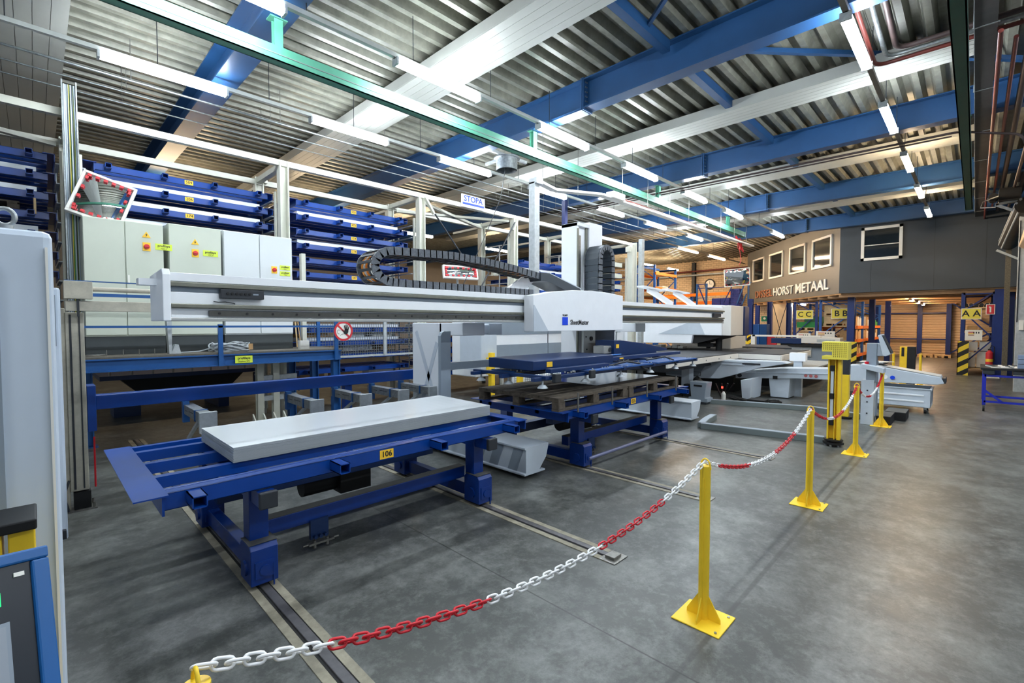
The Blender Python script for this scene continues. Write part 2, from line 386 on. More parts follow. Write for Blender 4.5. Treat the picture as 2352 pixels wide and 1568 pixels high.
# ------------------------------------------------------------ green crane runway channels
def runway(y, m_, lab):
    t = thing('crane_rail', lab, 'crane rail', (-1.2, y, 4.93), 'green crane runway channels')
    part('channel', M().box(-1.2, y - .07, 4.93, 18.3, y - .055, 5.09).box(-1.2, y + .055, 4.93, 18.3, y + .07, 5.09).box(-1.2, y - .07, 5.09, 18.3, y + .07, 5.105)
         .box(-1.2, y - .07, 4.93, 18.3, y + .07, 4.942), m_, t)
    part('end_cap', M().box(18.3, y - .08, 4.92, 18.34, y + .08, 5.12), m_, t)
    for x in (2.17, 6.83, 11.83, 16.83):
        h = part('hanger_post', M().hpost(x, y, 5.10, 5.44, .10, .10, .012).box(x - .1, y - .07, 5.435, x + .1, y + .07, 5.45), m_, t)
    part('conductor_line', M().box(-1.2, y - .075, 5.0, 18.3, y - .07, 5.012), mat('conductor_grey', (120, 130, 126), .5), t)
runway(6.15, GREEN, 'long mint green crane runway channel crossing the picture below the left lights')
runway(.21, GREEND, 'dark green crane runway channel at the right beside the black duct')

# ------------------------------------------------------------ ducts and pipes under the roof
t = thing('cable_duct', 'long dark grey cable duct hanging under the roof at the right', 'duct', (4, 0, 5.38))
part('duct_body', M().box(4, -.1, 5.38, 22.4, .1, 5.5), mat('duct_dark', (74, 74, 74), .6, .2, var=.2), t)
mm = []; x = 6.0
while x < 22: mm.append(M().bar((x, -.12, 5.375), (x, .12, 5.375), .02, .008).cyl((x, .11, 5.37), (x, .11, 5.97), .005, 5)); x += 2.2
each('hanger_strap', mm, GALV, t)
part('serrated_edge', M().box(4, .1, 5.37, 22.4, .106, 5.385), GALVD, t)
for (y, z, r, x0, x1, m_, lab) in ((-.13, 5.3, .026, 8.3, 22.8, REDP, 'red-brown steel pipe running close beside the dark duct'), (-.27, 5.3, .024, 8.6, 20.5, REDP, 'second red-brown steel pipe, right of the first along the roof'),
                               (-.42, 5.45, .045, 6.5, 22, DPIPE, 'thick dark pipe high along the right wall'), (-.62, 5.25, .03, 7.0, 21, DPIPE, 'thin dark pipe near the right wall below the thick one')):
    solo('roof_pipe', M().cyl((x0, y, z), (x1, y, z), r, 12), m_, lab, 'pipe', 'pipes running along the right wall')
def bend(pts, r, seg=6):
    """polyline with rounded corners"""
    out = [Vector(pts[0])]
    for a, b, c in zip(pts, pts[1:], pts[2:]):
        a, b, c = Vector(a), Vector(b), Vector(c); d1 = (a - b).normalized(); d2 = (c - b).normalized()
        p = b + d1 * r; q = b + d2 * r
        for k in range(seg + 1):
            s = k / seg; out.append(p * (1 - s) ** 2 + b * 2 * s * (1 - s) + q * s * s)
    return out + [Vector(pts[-1])]
for (dx, r, m_, lab) in ((0, .035, DPIPE, 'dark brown pipe loop bending under the roof beside the nearest right lamp'), (.16, .03, GALV, 'grey steel pipe loop between the brown and the red pipes'),
                         (.34, .028, REDP, 'red pipe loop beside the nearest right lamp')):
    solo('pipe_loop', M().tube(bend([(6.98 - dx, -.6, 5.62 + dx * .1), (6.9 - dx, .86 + dx * .8, 5.62), (8.36 + dx, .86 + dx * .8, 5.5), (8.36 + dx, -.9, 5.5)], .16), r, 10), m_, lab, 'pipe', 'pipe loops under the roof')
solo('roof_pipe', M().tube(bend([(11.75, 9.5, 5.25), (11.9, .3, 5.25), (12.2, -.1, 5.2), (12.3, -.5, 5.1), (12.3, -.7, 4.3)], .12), .022, 8).tube([(11.85, 9.5, 5.22), (12.0, .4, 5.22)], .014, 6), DPIPE, 'thin dark pipe pair crossing the whole roof below the third blue beam', 'pipe')
# steel roof vent with cord
t = thing('roof_vent', 'round steel roof ventilator collar on cross bars, cord hanging below', 'ventilator', (7.65, 7.7, 5.25))
m = M(); n = 24
for r0, r1, z0, z1 in ((.24, .24, 5.25, 5.5), (.22, .22, 5.5, 5.25)): m.cyl((7.65, 7.7, z0), (7.65, 7.7, z1), r0, n, r1, caps=False)
m.cyl((7.65, 7.7, 5.5), (7.65, 7.7, 5.52), .3, n); part('collar', m, GALV, t)
part('cross_bar', M().bar((7.65, 7.0, 5.55), (7.65, 8.4, 5.55), .06).bar((7.0, 7.7, 5.58), (8.3, 7.7, 5.58), .06), GALVD, t)
part('hanging_cord', M().tube([(7.65, 7.7, 5.5), (7.5, 7.75, 4.6), (7.2, 7.9, 3.8), (6.6, 8.0, 2.6)], .008, 6), DARK, t)

# galvanised air duct rising from the machines, with the ladder tray hanging from the roof
solo('air_duct', M().box(6.93, 6.2, 1.9, 7.08, 6.36, 4.55).box(6.93, 6.15, 4.5, 7.12, 6.36, 4.62), GALVD, 'tall square galvanised cable duct standing behind the transfer gantry', 'duct', bevel=.01)
t = thing('cable_ladder', 'white hanging cable ladder tray that turns corners above the gantry', 'cable tray', (8, 6.3, 4.6))
part('tray_rail', M().bar((7.0, 6.28, 4.6), (7.9, 6.5, 4.62), .14, .05).bar((7.9, 6.5, 4.62), (8.9, 6.0, 4.62), .16, .05).bar((8.9, 6.0, 4.62), (18.5, 5.9, 4.6), .16, .05), CLEAR, t)
part('power_box', M().box(9.2, 5.86, 4.6, 9.7, 6.06, 4.75), CLEAR, t, bevel=.01)
part('cable_bundle', M().tube([(9.8, 5.93, 4.65), (12, 5.95, 4.66), (18.2, 5.9, 4.64)], .03, 8), REDP, t)
mm = []; x = 7.4
while x < 18.5: mm.append(M().cyl((x, 6.0 if x > 8.8 else 6.4, 4.62), (x, 6.0 if x > 8.8 else 6.4, 5.97), .006, 5)); x += 1.2
each('hanger_rod', mm, STEEL, t)
t = thing('hose_coil', 'tangle of red hose hanging from the end of the green crane channel', 'hose', (17.4, 5.95, 4.4))
def tangle(cx, cy, cz, rx, ry, rz, n, r, seed, turns=5):
    rr = random.Random(seed); m = M()
    for k in range(turns):
        ph = rr.random() * 6; a = rr.uniform(.6, 1); pts = []; tilt = rr.uniform(-.7, .7)
        for i in range(n): s = 2 * PI * i / n; pts.append((cx + rx * a * math.cos(s + ph), cy + ry * a * math.sin(s) * math.cos(tilt) + rr.uniform(-.004, .004), cz + rz * a * math.sin(s + tilt)))
        m.tube(pts, r, 5, closed=True)
    return m
part('hose', tangle(17.4, 5.95, 4.55, .22, .1, .3, 20, .014, 3, 7), mat('red_hose', (190, 40, 46), .5), t)
part('hose_tail', M().tube([(17.4, 5.95, 4.35), (17.42, 5.9, 4.0), (17.38, 5.95, 3.8)], .01, 5), mat('red_hose', (190, 40, 46), .5), t)
solo('hose_coil', tangle(7.6, -.42, 5.15, .17, .1, .2, 20, .012, 9, 8), mat('red_hose', (190, 40, 46), .5), 'coil of thin red hose hung on the thick dark pipe at the top right', 'hose')

# thin conduits with hangers along the storage side
for i, (y, z, lab) in enumerate(((9.0, 5.35, 'thin bluish conduit under the deck, nearest of three by the storage tower'), (9.5, 5.35, 'thin grey conduit under the deck, middle one of three by the storage tower'), (10.0, 5.35, 'thin grey conduit under the deck, rearmost of three by the storage tower'))):
    t = thing('conduit', lab, 'conduit', (-2, y, z), 'thin conduits near the storage tower')
    part('pipe', M().cyl((-2, y, z), (20, y, z), .018 if i == 0 else .012, 6), GALV, t)
    mm = []; x = 1.1
    while x < 19: mm.append(M().cyl((x, y, z), (x, y, 5.97), .006, 5)); x += 2.1
    each('hanger_rod', mm, STEEL, t)

# ------------------------------------------------------------ walls
def bricks(name, c1, c2, mortar, sc=1.0, rot=(0, 0, 0)):
    m = bpy.data.materials.new(name); m.use_nodes = True; nt = m.node_tree; b = nt.nodes['Principled BSDF']; b.inputs['Roughness'].default_value = .85
    tc = nt.nodes.new('ShaderNodeTexCoord'); mp = nt.nodes.new('ShaderNodeMapping'); mp.inputs['Rotation'].default_value = rot
    nt.links.new(tc.outputs['Object'], mp.inputs['Vector']); t = nt.nodes.new('ShaderNodeTexBrick')
    t.inputs['Scale'].default_value = sc; t.inputs['Color1'].default_value = lin(c1); t.inputs['Color2'].default_value = lin(c2); t.inputs['Mortar'].default_value = lin(mortar)
    t.inputs['Mortar Size'].default_value = .012; t.inputs['Brick Width'].default_value = .33; t.inputs['Row Height'].default_value = .13
    nt.links.new(mp.outputs[0], t.inputs['Vector']); nt.links.new(t.outputs['Color'], b.inputs['Base Color'])
    return m
BRICK = bricks('cream_brick', (222, 196, 160), (208, 182, 148), (164, 140, 112), 1.0, (PI / 2, PI / 2, 0))
# vector mapping: brick pattern lies in (x,y) of the mapped space -> use wall's Y and Z
mp = BRICK.node_tree.nodes['Mapping']; mp.inputs['Rotation'].default_value = (0, 0, 0)
sep = BRICK.node_tree.nodes.new('ShaderNodeSeparateXYZ'); com = BRICK.node_tree.nodes.new('ShaderNodeCombineXYZ')
tc = BRICK.node_tree.nodes['Texture Coordinate']; L_ = BRICK.node_tree.links
L_.new(tc.outputs['Object'], sep.inputs[0]); L_.new(sep.outputs[1], com.inputs[0]); L_.new(sep.outputs[2], com.inputs[1]); L_.new(com.outputs[0], BRICK.node_tree.nodes['Brick Texture'].inputs['Vector'])
struct('wall_back', M().box(31.5, 5.2, 0, 31.8, 27, 6.2), BRICK, 'cream brick end wall of the hall')
struct('wall_left', M().box(-7, 26.5, 0, 42, 26.8, 6.2), mat('left_wall_beige', (136, 126, 112), .8, var=.06), 'beige far side wall behind the storage tower')
struct('wall_right', M().box(13.8, -1.45, 0, 42, -1.25, 6.2), mat('right_wall_teal', (22, 66, 92), .6, var=.15), 'dark teal painted side wall at the right')
# shutter wall in the passage
m = M(); z = 0.05
while z < 2.95: m.prism([(34.0, z), (33.965, z + .02), (33.965, z + .10), (34.0, z + .13)], 'y', -1.4, 5.2); z += .14
struct('wall_shutters', m.box(34.0, -1.4, 0, 34.1, 5.2, 3), mat('shutter_beige', (206, 180, 148), .55, var=.06), 'beige ribbed shutter wall at the end of the passage')
t = thing('shutter_frame', 'blue column and rail frame standing in front of the beige shutter wall', 'frame', (33.8, 1.5, 0))
for y in (4.0, 2.15, 1.0, -.6): part('column', M().box(33.7, y - .1, 0, 33.9, y + .1, 2.95), DBLUE, t)
for z in (.95, 2.35): part('rail', M().box(33.75, 1.0, z - .03, 33.85, 4.9, z + .03), DBLUE, t)
part('diagonal', M().bar((33.75, .95, 2.9), (33.75, -.5, 1.7), .07), DBLUE, t); part('diagonal', M().bar((33.75, .95, .2), (33.75, -.5, 1.3), .07), DBLUE, t)

# ------------------------------------------------------------ raised office
OFFG = mat('office_panel_grey', (62, 69, 76), .55, var=.08, scale=1.2)
WOODF = mat('office_floor_wood', (176, 136, 92), .5, var=.2, scale=3)
A0 = Vector((22.6, 3.85, 0)); D0 = Vector((7.3, 5.85, 0)).normalized(); NL = Vector((-D0.y, D0.x, 0))   # left office wall direction
if NL.dot(Vector((-1, 0, 0))) < 0: NL = -NL
struct('wall_office_right', M().box(22.5, -1.2, 2.98, 22.62, 3.9, 5.95), OFFG, 'dark grey panel wall of the raised office, facing the aisle')
mm = M()
for y in (2.9, 1.1, -.2): mm.box(22.494, y - .004, 2.98, 22.5, y + .004, 4.1 if y > 2 else 5.6)
struct('trim_11', mm, DARK, 'fine joints between the grey office panels')
def slab(s0, s1, z0, z1, d0, d1, m=None):
    m = m or M(); vs = []
    for z in (z0, z1):
        for s, d in ((s0, d0), (s1, d0), (s1, d1), (s0, d1)): p = A0 + D0 * s + NL * d; vs.append((p.x, p.y, z))
    return m.add(vs, [(0, 3, 2, 1), (4, 5, 6, 7), (0, 1, 5, 4), (1, 2, 6, 5), (2, 3, 7, 6), (3, 0, 4, 7)])
struct('wall_office_left', slab(-.1, 9.5, 2.98, 5.95, -.12, 0), mat('office_panel_light', (100, 99, 96), .5, .1, var=.06, scale=1.2), 'slanting grey panel wall of the raised office with company lettering')
WB = [(8.62, 7.12), (6.47, 4.92), (4.25, 2.75), (2.17, .65)]
for i, (a, b) in enumerate(WB):
    f = struct('window_%d' % (i + 1), slab(b, a, 4.15, 4.24, 0, .06, slab(b, a, 5.36, 5.45, 0, .06, slab(b, b + .09, 4.15, 5.45, 0, .06, slab(a - .09, a, 4.15, 5.45, 0, .06)))), CLEAR, 'white framed office window, %s from the left' % ordn(i))
    part('pane', slab(b + .09, a - .09, 4.24, 5.36, .004, .012), GLASS, f, local=True)
f = struct('window_5', M().box(22.44, 1.98, 4.18, 22.5, 3.22, 4.28).box(22.44, 1.98, 5.34, 22.5, 3.22, 5.44).box(22.44, 1.98, 4.18, 22.5, 2.08, 5.44).box(22.44, 3.12, 4.18, 22.5, 3.22, 5.44).box(22.46, 2.0, 4.74, 22.495, 3.2, 4.77), CLEAR, 'white framed office window facing the aisle')
part('pane', M().box(22.485, 2.08, 4.28, 22.495, 3.12, 5.34), GLASS, f, local=True)
m = M(); x = 22.7
poly = [(22.62, -1.2), (22.62, 3.85), (30.2, 9.9), (33.9, 9.9), (33.9, -1.2)]
m.prism(poly, 'z', 2.93, 2.98)
while x < 33.6: m.box(x, -1.2, 2.82, x + .07, min(3.85 + (x - 22.6) * .8, 9.8), 2.93); x += .62
struct('ceiling_office_underside', m, WOODF, 'wooden joisted underside of the raised office')
t = thing('wall_lettering', 'large metal company name letters on the slanting grey office wall', 'lettering', (A0.x, A0.y, 3.2))
rz = math.atan2(-D0.y, -D0.x)
def wl(body, s, m_, size, sx, bold=False, z=3.40):
    p = A0 + D0 * s + NL * .03; o = text('letters', body, size, (p.x, p.y, z), (PI / 2, 0, rz), m_, t, .02, bold=bold, align='LEFT'); fit_text(o, sx)
wl('DISSEL', 8.25, COPPER, .56, 2.15); wl('HORST', 5.95, TXTW, .60, 2.1); wl('METAAL', 3.62, TXTW, .62, 2.75, True)
for (x, y, w, lab) in ((23.3, 3.6, .24, 'thick blue office column behind the second striped guard'), (25.5, 3.2, .2, 'blue office column between the rack bays'), (28.3, 2.95, .2, 'blue office column farther along the racks'),
                       (22.75, -.55, .22, 'blue office column beside the fire extinguisher'), (23.2, -.85, .15, 'blue office column against the teal wall'), (29.4, 9.0, .2, 'blue column under the left end of the office')):
    solo('office_column', M().hpost(x, y, 0, 2.97, w, w, .02, 'x').box(x - w / 2 - .03, y - w / 2 - .03, 0, x + w / 2 + .03, y + w / 2 + .03, .02), DBLUE, lab, 'column', 'blue columns under the office')

# ------------------------------------------------------------ storage trays (the blue steel frames) and their carts
def tray(label, X0=0.0, L=3.12, Wd=1.45, number=None, grp='blue storage trays', nst=4, loc=(0, 0, 0), zt=0.0):
    """frame with its front edge at y=0, top at z=0.10, left end at x=0"""
    t = thing('storage_tray', label, 'tray', (0, 0, 0), grp)
    m = M()
    # front channel with lip, rear channel, inner bars
    m.box(.10, 0, 0, L - .08, .012, .10).box(.10, 0, .092, L - .08, .075, .10).box(.10, 0, 0, L - .08, .05, .008)
    m.box(.10, .088, .088, L - .08, .115, .10)
    part('front_channel', m, TRAYBLUE, t, bevel=.003)
    for y in (Wd * .28, Wd * .56, Wd * .84): part('inner_bar', M().box(.10, y, .02, L - .08, y + .06, .095), TRAYBLUE, t)
    part('rear_channel', M().box(.10, Wd - .05, 0, L - .08, Wd, .10), TRAYBLUE, t)
    part('end_plate', M().box(0, -.06, .094, .13, Wd + .02, .102).box(.0, -.06, .0, .008, Wd + .02, .1) if False else M().box(-.03, -.05, .094, .13, Wd + .03, .102).box(.10, -.03, -.02, .112, Wd, .094), TRAYBLUE, t)
    part('end_plate', M().box(L - .13, -.05, .094, L + .0, Wd + .03, .102).box(L - .012, -.03, 0, L, Wd, .094), TRAYBLUE, t)
    for k in range(nst):
        x = .22 + k * (L - .52) / (nst - 1)
        w = .075; m = M()
        m.box(x, -.16, .022, x + .006, 0, .092).box(x + w - .006, -.16, .022, x + w, 0, .092).box(x, -.16, .086, x + w, 0, .092).box(x, -.16, .022, x + w, 0, .028)
        part('stub_tube', m, TRAYBLUE, t)
    if number:
        part('number_label', M().box(L * .475, -.004, .015, L * .475 + .12, -.001, .085), YSTK, t)
        text('label_digits', number, .062, (L * .475 + .06, -.005, .05), FY, TXT, t, .0006, bold=True)
    t.location = loc
    return t
tray('blue storage tray numbered 106, resting on the nearest cart, carrying white sheets', number='106', loc=(.38, 3.28, .68), grp='trays on the carts')
tray('blue storage tray on the cart behind, carrying old wooden pallets', number='025', loc=(4.03, 3.22, .68), grp='trays on the carts')

CARTD = mat('cart_dark_grey', (74, 74, 72), .6, .2, var=.25, scale=8)
def cart(x0, x1, lab, roller=False):
    t = thing('transfer_cart', lab, 'cart', ((x0 + x1) / 2, 4.1, 0), 'carts that run on the floor rails')
    for x in (x0, x1):
        for y, s in ((3.42, 1), (4.7, -1)):
            part('wheel_box', M().prism([(y - .11, .035), (y + .11, .035), (y + .11, .27), (y + .085, .30), (y - .085, .30), (y - .11, .27)], 'x', x - .085, x + .085), TROLBLUE, t, bevel=.006)
            part('wheel_box_cover', M().box(x - .087, y - .09, .301, x + .087, y + .09, .304), CARTD, t)
            part('bearing', M().cyl((x - .10, y, .13), (x - .085, y, .13), .05, 14), TROLBLUE, t); part('bearing', M().cyl((x, y - .125, .13), (x, y - .11, .13), .035, 14).box(x - .06, y - .118, .08, x + .06, y - .11, .19), TROLBLUE, t)
            part('rail_scraper', M().box(x + .05, y - .12, .01, x + .058, y - .11, .16), TROLBLUE, t)
            part('post', M().box(x - .06, y + .02 * s - .03, .2, x + .06, y + .02 * s + .10, .68), TROLBLUE, t, bevel=.004)
        part('side_beam', M().box(x - .04, 3.5, .06, x + .04, 4.62, .18), TROLBLUE, t, bevel=.004)
        part('bearer', M().box(x - .05, 3.22, .57, x + .05, 4.85, .67), TROLBLUE, t, bevel=.004)
        part('bearer_end_cap', M().box(x - .055, 3.2, .565, x + .055, 3.24, .675), DARK, t, bevel=.008)
    part('front_beam', M().box(x0, 3.62, .22, x1, 3.72, .33), TROLBLUE, t, bevel=.004)
    part('front_beam_top', M().box(x0, 3.62, .331, x1, 3.72, .334), CARTD, t)
    part('middle_beam', M().box(x0 + .1, 3.95, .42, x1 - .15, 4.07, .52), NAVY, t, bevel=.004)
    part('middle_beam_top', M().box(x0 + .1, 3.95, .521, x1 - .15, 4.07, .524), CARTD, t)
    part('rear_beam', M().box(x0, 4.45, .25, x1, 4.55, .37), NAVY, t, bevel=.004)
    part('drive_motor', M().box(x0 + .9, 4.1, .2, x0 + 1.2, 4.4, .42).cyl((x0 + .6, 4.25, .3), (x0 + .9, 4.25, .3), .09, 16), BLACK, t)
    part('drive_bracket', M().box(x0 + .42, 3.60, .09, x0 + .56, 3.63, .24).cyl((x0 + .45, 3.57, .11), (x0 + .45, 3.63, .11), .014, 10).cyl((x0 + .49, 3.57, .11), (x0 + .49, 3.63, .11), .014, 10).cyl((x0 + .53, 3.57, .11), (x0 + .53, 3.63, .11), .014, 10), NAVY, t)
    part('drive_clamp', M().box(x0 + .4, 3.58, .05, x0 + .6, 3.62, .065).cyl((x0 + .36, 3.6, .058), (x0 + .64, 3.6, .058), .008, 8).cyl((x0 + .45, 3.6, .02), (x0 + .45, 3.6, .08), .012, 8).cyl((x0 + .55, 3.6, .02), (x0 + .55, 3.6, .08), .012, 8), STEEL, t)
    if roller: part('push_rod', M().cyl((x0, 3.3, .12), (x1, 3.3, .12), .022, 12), mat('rod_grey_blue', (110, 116, 150), .35, .3), t)
    return t
cart(1.03, 3.0, 'blue rail cart nearest the camera, carrying tray 106')
cart(4.68, 6.68, 'blue rail cart farther from the camera, with a thin front push rod', True)

# stack of sheets on tray 106
def sheetstack():
    base = None; n = 26; dz = .108 / n
    for k in range(n):
        z0 = .783 + k * dz; r = random.Random(k); j = r.uniform(-.004, .004)
        if base is None or k == n - 1:
            m = M(); m.m(1 if False else 0)
            N = 24; x0, x1, y0, y1 = .95, 3.38, 3.66, 4.55
            vs = []; fs = []
            for lv in (0, dz * .7):
                for i in range(N + 1):
                    x = x0 + (x1 - x0) * i / N; lift = .012 * ((i / N) ** 4)
                    vs += [(x, y0, z0 + lv), (x, y1, z0 + lv + lift)]
            K = 2 * (N + 1)
            for i in range(N):
                a = 2 * i; fs += [(a, a + 1, a + 3, a + 2), (K + a, K + a + 2, K + a + 3, K + a + 1), (a, a + 2, K + a + 2, K + a), (a + 1, K + a + 1, K + a + 3, a + 3)]
            fs += [(0, K, K + 1, 1), (2 * N, 2 * N + 1, K + 2 * N + 1, K + 2 * N)]
            m.add(vs, fs)
            o = solo('metal_sheet', m, SHEET if k == n - 1 else SHEETE, 'glossy white metal sheet, topmost of the stack on tray 106' if k == n - 1 else 'thin metal sheet within the stack on tray 106', 'sheet', 'metal sheets stacked on tray 106')
            if base is None: base = o; bl = o.location.copy()
        else:
            c = base.copy(); C.objects.link(c); c.location = bl + Vector((j, j * .5, k * dz))
sheetstack()

# two old long pallets on the second tray
def pallet(x0, y0, z, L, Wd, lab, m_=None, grp=None, h=.15):
    t = thing('wooden_pallet', lab, 'pallet', (x0 + L / 2, y0 + Wd / 2, z), grp); m_ = m_ or WOODD
    m = M(); n = 9; w = Wd / n
    for k in range(n): m.box(x0, y0 + k * w + .003, z + h - .022, x0 + L, y0 + (k + 1) * w - .003, z + h)
    part('deck_boards', m, m_, t)
    nx = max(2, round(L / .6) + 1)
    for i in range(nx):
        x = x0 + (L - .12) * i / (nx - 1)
        part('cross_board', M().box(x, y0, z + h - .044, x + .1, y0 + Wd, z + h - .022), m_, t)
        for y in (y0, y0 + Wd / 2 - .05, y0 + Wd - .1):
            part('block', M().box(x, y, z + .022, x + .12, y + .1, z + h - .044), m_, t, bevel=.006)
    for y in (y0, y0 + Wd / 2 - .05, y0 + Wd - .1): part('bottom_board', M().box(x0, y, z, x0 + L, y + .1, z + .022), m_, t)
    return t
pallet(4.02, 3.24, .783, 1.45, 1.32, 'old dark wooden pallet on the cart, left one of two', grp='old pallets on the second tray')
pallet(5.50, 3.24, .783, 1.45, 1.32, 'old dark wooden pallet on the cart, right one of two', grp='old pallets on the second tray')
for i, x in enumerate((4.18, 4.87, 5.72, 6.58)):
    solo('stake', M().cyl((x + .035 + .0, 3.12, .775), (x + .035, 3.12, .99), .011, 8), STEEL, 'short upright steel stake standing in the pallet tray stub, %s from the left' % ordn(i), 'stake', 'stakes in the pallet tray')
solo('metal_sheet', M().box(5.2, 3.55, .936, 6.9, 4.4, .942), mat('polished_sheet', (170, 174, 176), .12, .9), 'single reflective metal sheet lying on the old pallets', 'sheet')

# ------------------------------------------------------------ overhead transfer gantry (white beam, carriage, suction frame)
Y0 = 4.30
g = thing('transfer_gantry', 'long white overhead gantry beam with square carriage and feet, spanning both carts', 'gantry', (4.0, 4.9, 0))
m = M(); x0, x1 = .72, 11.6
m.m(0).box(x0, Y0 + .03, 1.80, x1, 4.75, 2.10)
m.box(x0, Y0, 2.075, x1, 4.78, 2.14).box(x0, Y0 + .012, 1.905, x1, Y0 + .04, 1.995).box(x0, Y0 + .01, 1.862, x1, Y0 + .04, 1.870)
part('beam', m, WHITE, g, bevel=.004)
part('beam_end_plate', M().prism([(Y0 - .03, 1.775), (4.8, 1.775), (4.8, 2.14), (Y0 - .0, 2.165), (Y0 - .03, 2.12)], 'x', .67, .72), WHITE, g, bevel=.006)
part('beam_cover_strip', M().box(x0, Y0 + .015, 2.0, x1, Y0 + .04, 2.035), MGREY, g)
part('guide_rail', M().box(x0, Y0 - .022, 2.036, x1, Y0 + .03, 2.07), ALUD, g, bevel=.004)
part('guide_rail', M().box(x0, Y0 - .022, 1.876, x1, Y0 + .03, 1.906), ALUD, g, bevel=.004)
part('lower_lip', M().box(x0, Y0 + .008, 1.868, x1, Y0 + .03, 1.876).box(x0, Y0 - .005, 1.775, x1, 4.7, 1.80), ALU, g, bevel=.003)
m = M().box(x0 + .25, Y0 + .0, 1.812, x1, Y0 + .035, 1.856); part('gear_rack', m, mat('gear_rack_dark', (84, 84, 80), .45, .4, var=.2, scale=20), g)
for k in range(24):
    x = x0 + .32 + k * .2; part('rack_bolt', M().cyl((x, Y0 - .004, 1.836), (x, Y0 + .0, 1.836), .010, 10), BLACK, g)
part('hook_bracket', M().box(.56, 4.5, 2.05, .67, 4.62, 2.10), WHITE, g)
b = part('control_strip_box', M().box(1.04, Y0 - .045, 1.955, 1.36, Y0 + .012, 2.03), DARK, g, bevel=.006)
for k in range(6): part('selector_knob', M().cyl((1.09 + k * .032, Y0 - .055, 1.995), (1.09 + k * .032, Y0 - .045, 1.995), .010, 14), BLACK, b)
part('display_window', M().box(1.275, Y0 - .047, 1.988, 1.315, Y0 - .044, 2.0), MGREY, b)
part('drag_cable', M().tube([(1.0, Y0, 1.93), (1.03, Y0 - .01, 1.925), (1.08, Y0 - .01, 1.928), (1.14, Y0 - .01, 1.92), (1.15, Y0, 1.915)], .004, 6), DARK, g)
# rear pillars and floor beams
PIL = mat('pillar_white', (232, 236, 242), .35); PIL2 = mat('pillar_decal_grey', (196, 205, 217), .4)
for (x, lab) in ((3.87, 'l'), (8.2, 'r')):
    p = part('pillar', M().prism([(5.15, .36), (5.85, .36), (5.85, 1.77), (5.15, 1.77)], 'x', x, x + .06), PIL, g, bevel=.01)
    part('pillar_arm', M().box(x, 4.7, 1.60, x + .38, 5.2, 1.77), PIL, g, bevel=.008)
    for (a, b_, c, d) in ((5.72, .4, 5.25, 1.5), (5.25, .6, 5.75, 1.65)):
        part('cross_decal', M().bar((x - .002, a, b_), (x - .002, c, d), .07, .003, up=(1, 0, 0)), PIL2, p)
    f = part('floor_beam', M().prism([(x - .05, .04), (x + .30, .04), (x + .30, .06), (x + .20, .07), (x + .32, .20), (x + .36, .33), (x + .36, .36), (x - .05, .36), (x - .05, .34), (x - .03, .33), (x - .03, .07), (x - .05, .06)], 'y', 3.56, 6.0), LGREY, g, bevel=.004)
    for k, yy in enumerate((3.7, 4.02, 4.3)):
        if x < 5: part('grey_band', M().prism([(yy, .072), (yy + .15, .072), (yy + .05, .328), (yy - .10, .328)], 'x', x - .034, x - .0305), MGREY, f)
    for yy in (3.8, 5.8):
        for fx in (.06, .26): part('levelling_foot', M().cyl((x + fx, yy, 0), (x + fx, yy, .04), .05, 14), BLACK, f)
part('side_panel', M().prism([(3.64, .36), (3.80, .36), (3.80, 1.66), (3.69, 1.66), (3.66, 1.64), (3.64, 1.60)], 'y', 4.86, 4.92), MGREY, g, bevel=.004)
part('side_arm', M().box(3.80, 4.88, 1.15, 5.0, 4.96, 1.25), MGREY, g, bevel=.004)
part('hook_arm', M().box(4.1, 4.9, 1.62, 4.55, 5.0, 1.74).box(4.5, 4.88, 1.60, 4.75, 5.02, 1.76), LGREY, g, bevel=.004)
# carriage
c = part('carriage_cover', M().prism([(4.56, 1.655), (6.74, 1.655), (6.74, 2.21), (6.35, 2.24), (5.9, 2.25), (5.4, 2.235), (5.0, 2.20), (4.56, 2.13)], 'y', 4.10, 4.27), WHITE, g, bevel=.008)
part('cover_bevel', M().prism([(4.562, 2.0), (4.575, 2.0), (4.86, 1.657), (4.562, 1.657)], 'y', 4.094, 4.101), LGREY, c)
part('logo_square', M().box(5.16, 4.092, 1.74, 5.28, 4.099, 1.85), LOGOB, c)
text('logo_text', 'TRUMPF', .04, (5.22, 4.097, 1.872), FY, TXT, c, .0008, bold=True, sx=.8)
text('name_text', 'SheetMaster', .098, (5.34, 4.097, 1.775), FY, TXT, c, .0008, bold=True, align='LEFT', sx=.9)
col = part('lift_column', M().box(6.20, 4.62, 1.2, 6.24, 4.95, 3.40).box(6.24, 4.66, 1.2, 6.50, 4.95, 3.38).box(6.50, 4.60, 1.9, 6.88, 4.97, 3.44).box(6.20, 4.6, 3.34, 6.5, 4.95, 3.40), WHITE, g, bevel=.006)
part('column_rack', M().box(6.28, 4.64, 1.9, 6.32, 4.66, 3.2), STEEL, col); part('column_rail', M().box(6.45, 4.63, 1.2, 6.49, 4.66, 3.35).box(6.195, 4.6, 1.2, 6.215, 4.63, 3.3), ALUD, col)
part('column_plate', M().box(6.08, 4.40, 1.2, 6.40, 4.44, 1.66), ALU, g, bevel=.003)
part('column_hole', M().cyl((6.28, 4.385, 1.52), (6.28, 4.399, 1.52), .035, 18).cyl((6.14, 4.39, 1.55), (6.14, 4.399, 1.55), .012, 10).cyl((6.16, 4.39, 1.35), (6.16, 4.399, 1.35), .012, 10), BLACK, g)
part('dark_housing', M().box(6.42, 4.42, 1.18, 7.0, 4.9, 1.66), mat('dark_housing', (34, 44, 60), .35), g)
